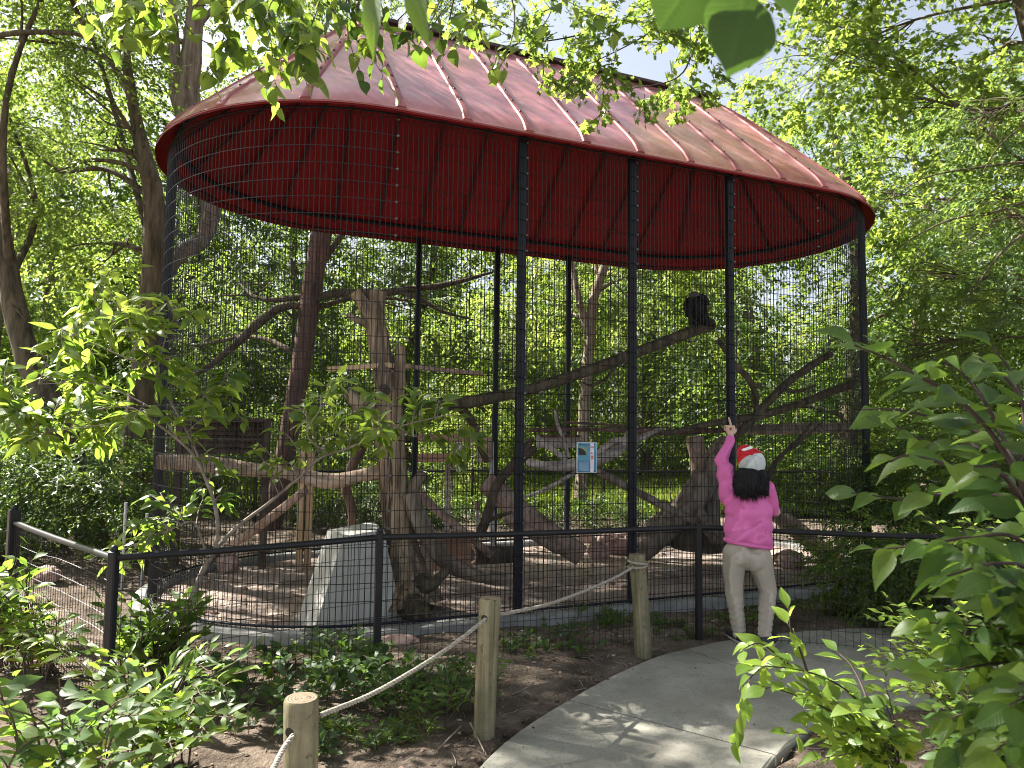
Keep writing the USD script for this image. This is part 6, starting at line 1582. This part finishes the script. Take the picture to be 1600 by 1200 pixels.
herb('ground_herb', 'weeds in front of the pen at the right beyond the person', 1290, 960, 12, 0.35, 0.12, 'ovate', 0.06, 0.6, [N_DEEP, N_MID], 73)

herb('ground_herb', 'low green weeds on the soil between the middle rope post and the kerb', 850, 1005, 22, 0.45, 0.10, 'ovate', 0.055, 0.65, [N_DEEP, N_GREY, N_MID], 74)
herb('feathery_plant', 'dark feathery plants spreading below the sagging rope', 630, 1100, 30, 0.26, 0.16, 'lance', 0.06, 0.36, [N_DEEP, N_MID], 75, True)
herb('ground_herb', 'shaded green herbs between the arching bush and the nearest rope post', 420, 1120, 26, 0.30, 0.13, 'ovate', 0.065, 0.6, [N_DEEP, N_MID, N_GREY], 76)
rg = np.random.default_rng(12)
def on_soil(n, x0, x1, y0, y1):
    import shapely
    X, Y = rg.uniform(x0, x1, n), rg.uniform(y0, y1, n)
    m = soil_mask(X, Y) & ~shapely.contains_xy(path_poly.buffer(0.0), X, Y)
    keep = m & (away(X, Y) > 2.16)
    X, Y = X[keep], Y[keep]
    Z = level(X, Y) + 0.045 * (meshkit.fbm(np.stack([X, Y, X * 0], -1) * 1.7, 4, 5) - 0.5) * 2
    return np.stack([X, Y, Z], -1)
DRY = look('dry_leaf', (0.09, 0.06, 0.04), (0.27, 0.20, 0.145), 0.85, 9, spec=0.2)
STICK = look('dry_twig', (0.10, 0.08, 0.06), (0.28, 0.235, 0.19), 0.85, 14, spec=0.2)
litter = thing('leaf_litter', 'dry brown leaves, bark chips and twigs strewn over the dark soil', 'litter', (0, 4, 0), kind='stuff')
lv = []
for k in range(4):
    v, f, uv = leaf(('ovate', 'lance')[k % 2], 0.045, 0.022, 0.9 - 0.5 * k, -0.3 + 0.3 * k, 2.0, rg, 4)
    lv.append((v, f))
p = on_soil(5200, -4.5, 5.0, 1.8, 7.5)
instancer('dry_leaves', litter, lv, [DRY] * 4, p + [0, 0, 0.006], quat(rg.uniform(0, 6.28, len(p)), rg.normal(0, .35, len(p)), rg.normal(0, .5, len(p))), rg.uniform(0.25, 0.9, len(p)), rg.integers(0, 4, len(p)))
tw = []
for k in range(3):
    pts = np.array([[0, 0, 0], [0.05, 0.012 * (k - 1), 0.004], [0.10, -0.01 * k, 0.002], [0.15, 0.015, 0.006]])
    tw.append(tube(smooth_line(pts, 3), [0.0028, 0.0014], 4))
p = on_soil(1300, -4.0, 4.5, 1.8, 7.0)
instancer('twigs', litter, tw, [STICK] * 3, p + [0, 0, 0.006], quat(rg.uniform(0, 6.28, len(p)), rg.normal(0, .1, len(p)), rg.uniform(0, 6.28, len(p))), rg.uniform(0.35, 1.4, len(p)), rg.integers(0, 3, len(p)))
chips = []
for k in range(3):
    m = trimesh.creation.icosphere(1, 0.012); chips.append((np.array(m.vertices) * (0.7 + 0.6 * rg.random((len(m.vertices), 1))) * [1.3, 1, 0.6], np.array(m.faces)))
p = on_soil(2600, -4.5, 5.0, 1.8, 7.5)
CLOD = look('soil_clod', (0.035, 0.024, 0.018), (0.12, 0.09, 0.068), 0.95, 30, spec=0.1)
instancer('clods', litter, chips, [CLOD, CLOD, ROCK], p, quat(rg.uniform(0, 6.28, len(p)), p[:, 0] * 0, p[:, 0] * 0), rg.uniform(0.3, 1.3, len(p)), rg.choice(3, len(p), p=[.5, .4, .1]))
import shapely
n = 2600
X, Y = rg.uniform(-0.8, 4.2, n), rg.uniform(1.5, 6.2, n)
ok = shapely.contains_xy(path_poly.buffer(-0.02), X, Y)
edge = np.array([path_poly.exterior.distance(Point(x, y)) for x, y in zip(X, Y)])
ok &= rg.random(n) < 0.05 + 0.95 * np.exp(-edge / 0.045)
P = np.stack([X, Y, np.full(n, 0.024)], -1)[ok]
n = len(P)
instancer('crumbs_on_path', litter, chips + lv[:2] + tw[:1], [CLOD, CLOD, ROCK, DRY, DRY, STICK], P, quat(rg.uniform(0, 6.28, n), np.zeros(n), np.zeros(n)), rg.uniform(0.12, 0.55, n), rg.choice(6, n, p=[.35, .3, .1, .1, .1, .05]))
# the few sticks one can tell apart
for a, b, lab in (((885, 1110), (872, 1125), None),):
    pass
for i, (pts, lab) in enumerate(((((735, 1130), (745, 1150), (757, 1175)), 'pale stick leaning against the foot of the middle rope post'), (((720, 1135), (690, 1165), (682, 1172)), 'curved dry stick lying left of the middle rope post'), (((800, 1085), (822, 1075), (835, 1066)), 'straight dry stick lying right of the middle rope post'))):
    q = np.array([G(x, y, 0.03) for x, y in pts])
    put('dry_stick', tube(smooth_line(q, 5), [0.005, 0.003], 6, rough=0.1), STICK, smooth=True, label=lab, cat='stick')
# grass on the lawn beyond the fence
gm = []
for k in range(2):
    bits = []
    for j in range(26):
        a = rg.uniform(0, 6.28); r_ = rg.uniform(0, .3)
        v, f = blade('fine', rg.uniform(.10, .20), 0.014, 0.2, 0.3)
        d_ = np.array([math.cos(a) * .5, math.sin(a) * .5, 1.0])
        bits.append((v @ frame_of(d_, np.array([math.cos(a), math.sin(a), .1])) + [r_ * math.cos(j), r_ * math.sin(j), 0], f))
    gm.append(join(bits))
n = 5200
px_ = rg.uniform(-9, 12, n); py_ = 14.2 + rg.uniform(0, 1, n) ** 1.6 * 14
P = np.stack([px_, py_, np.full(n, 0.02)], -1)
gr = thing('grass', 'sunlit lawn grass beyond the back fence of the pen', 'grass', (1, 18, 0), kind='stuff')
instancer('blades', gr, gm, [L_YELLOW, L_BRIGHT], P, quat(rg.uniform(0, 6.28, n), np.zeros(n), np.zeros(n)), rg.uniform(0.7, 1.3, n), rg.integers(0, 2, n))
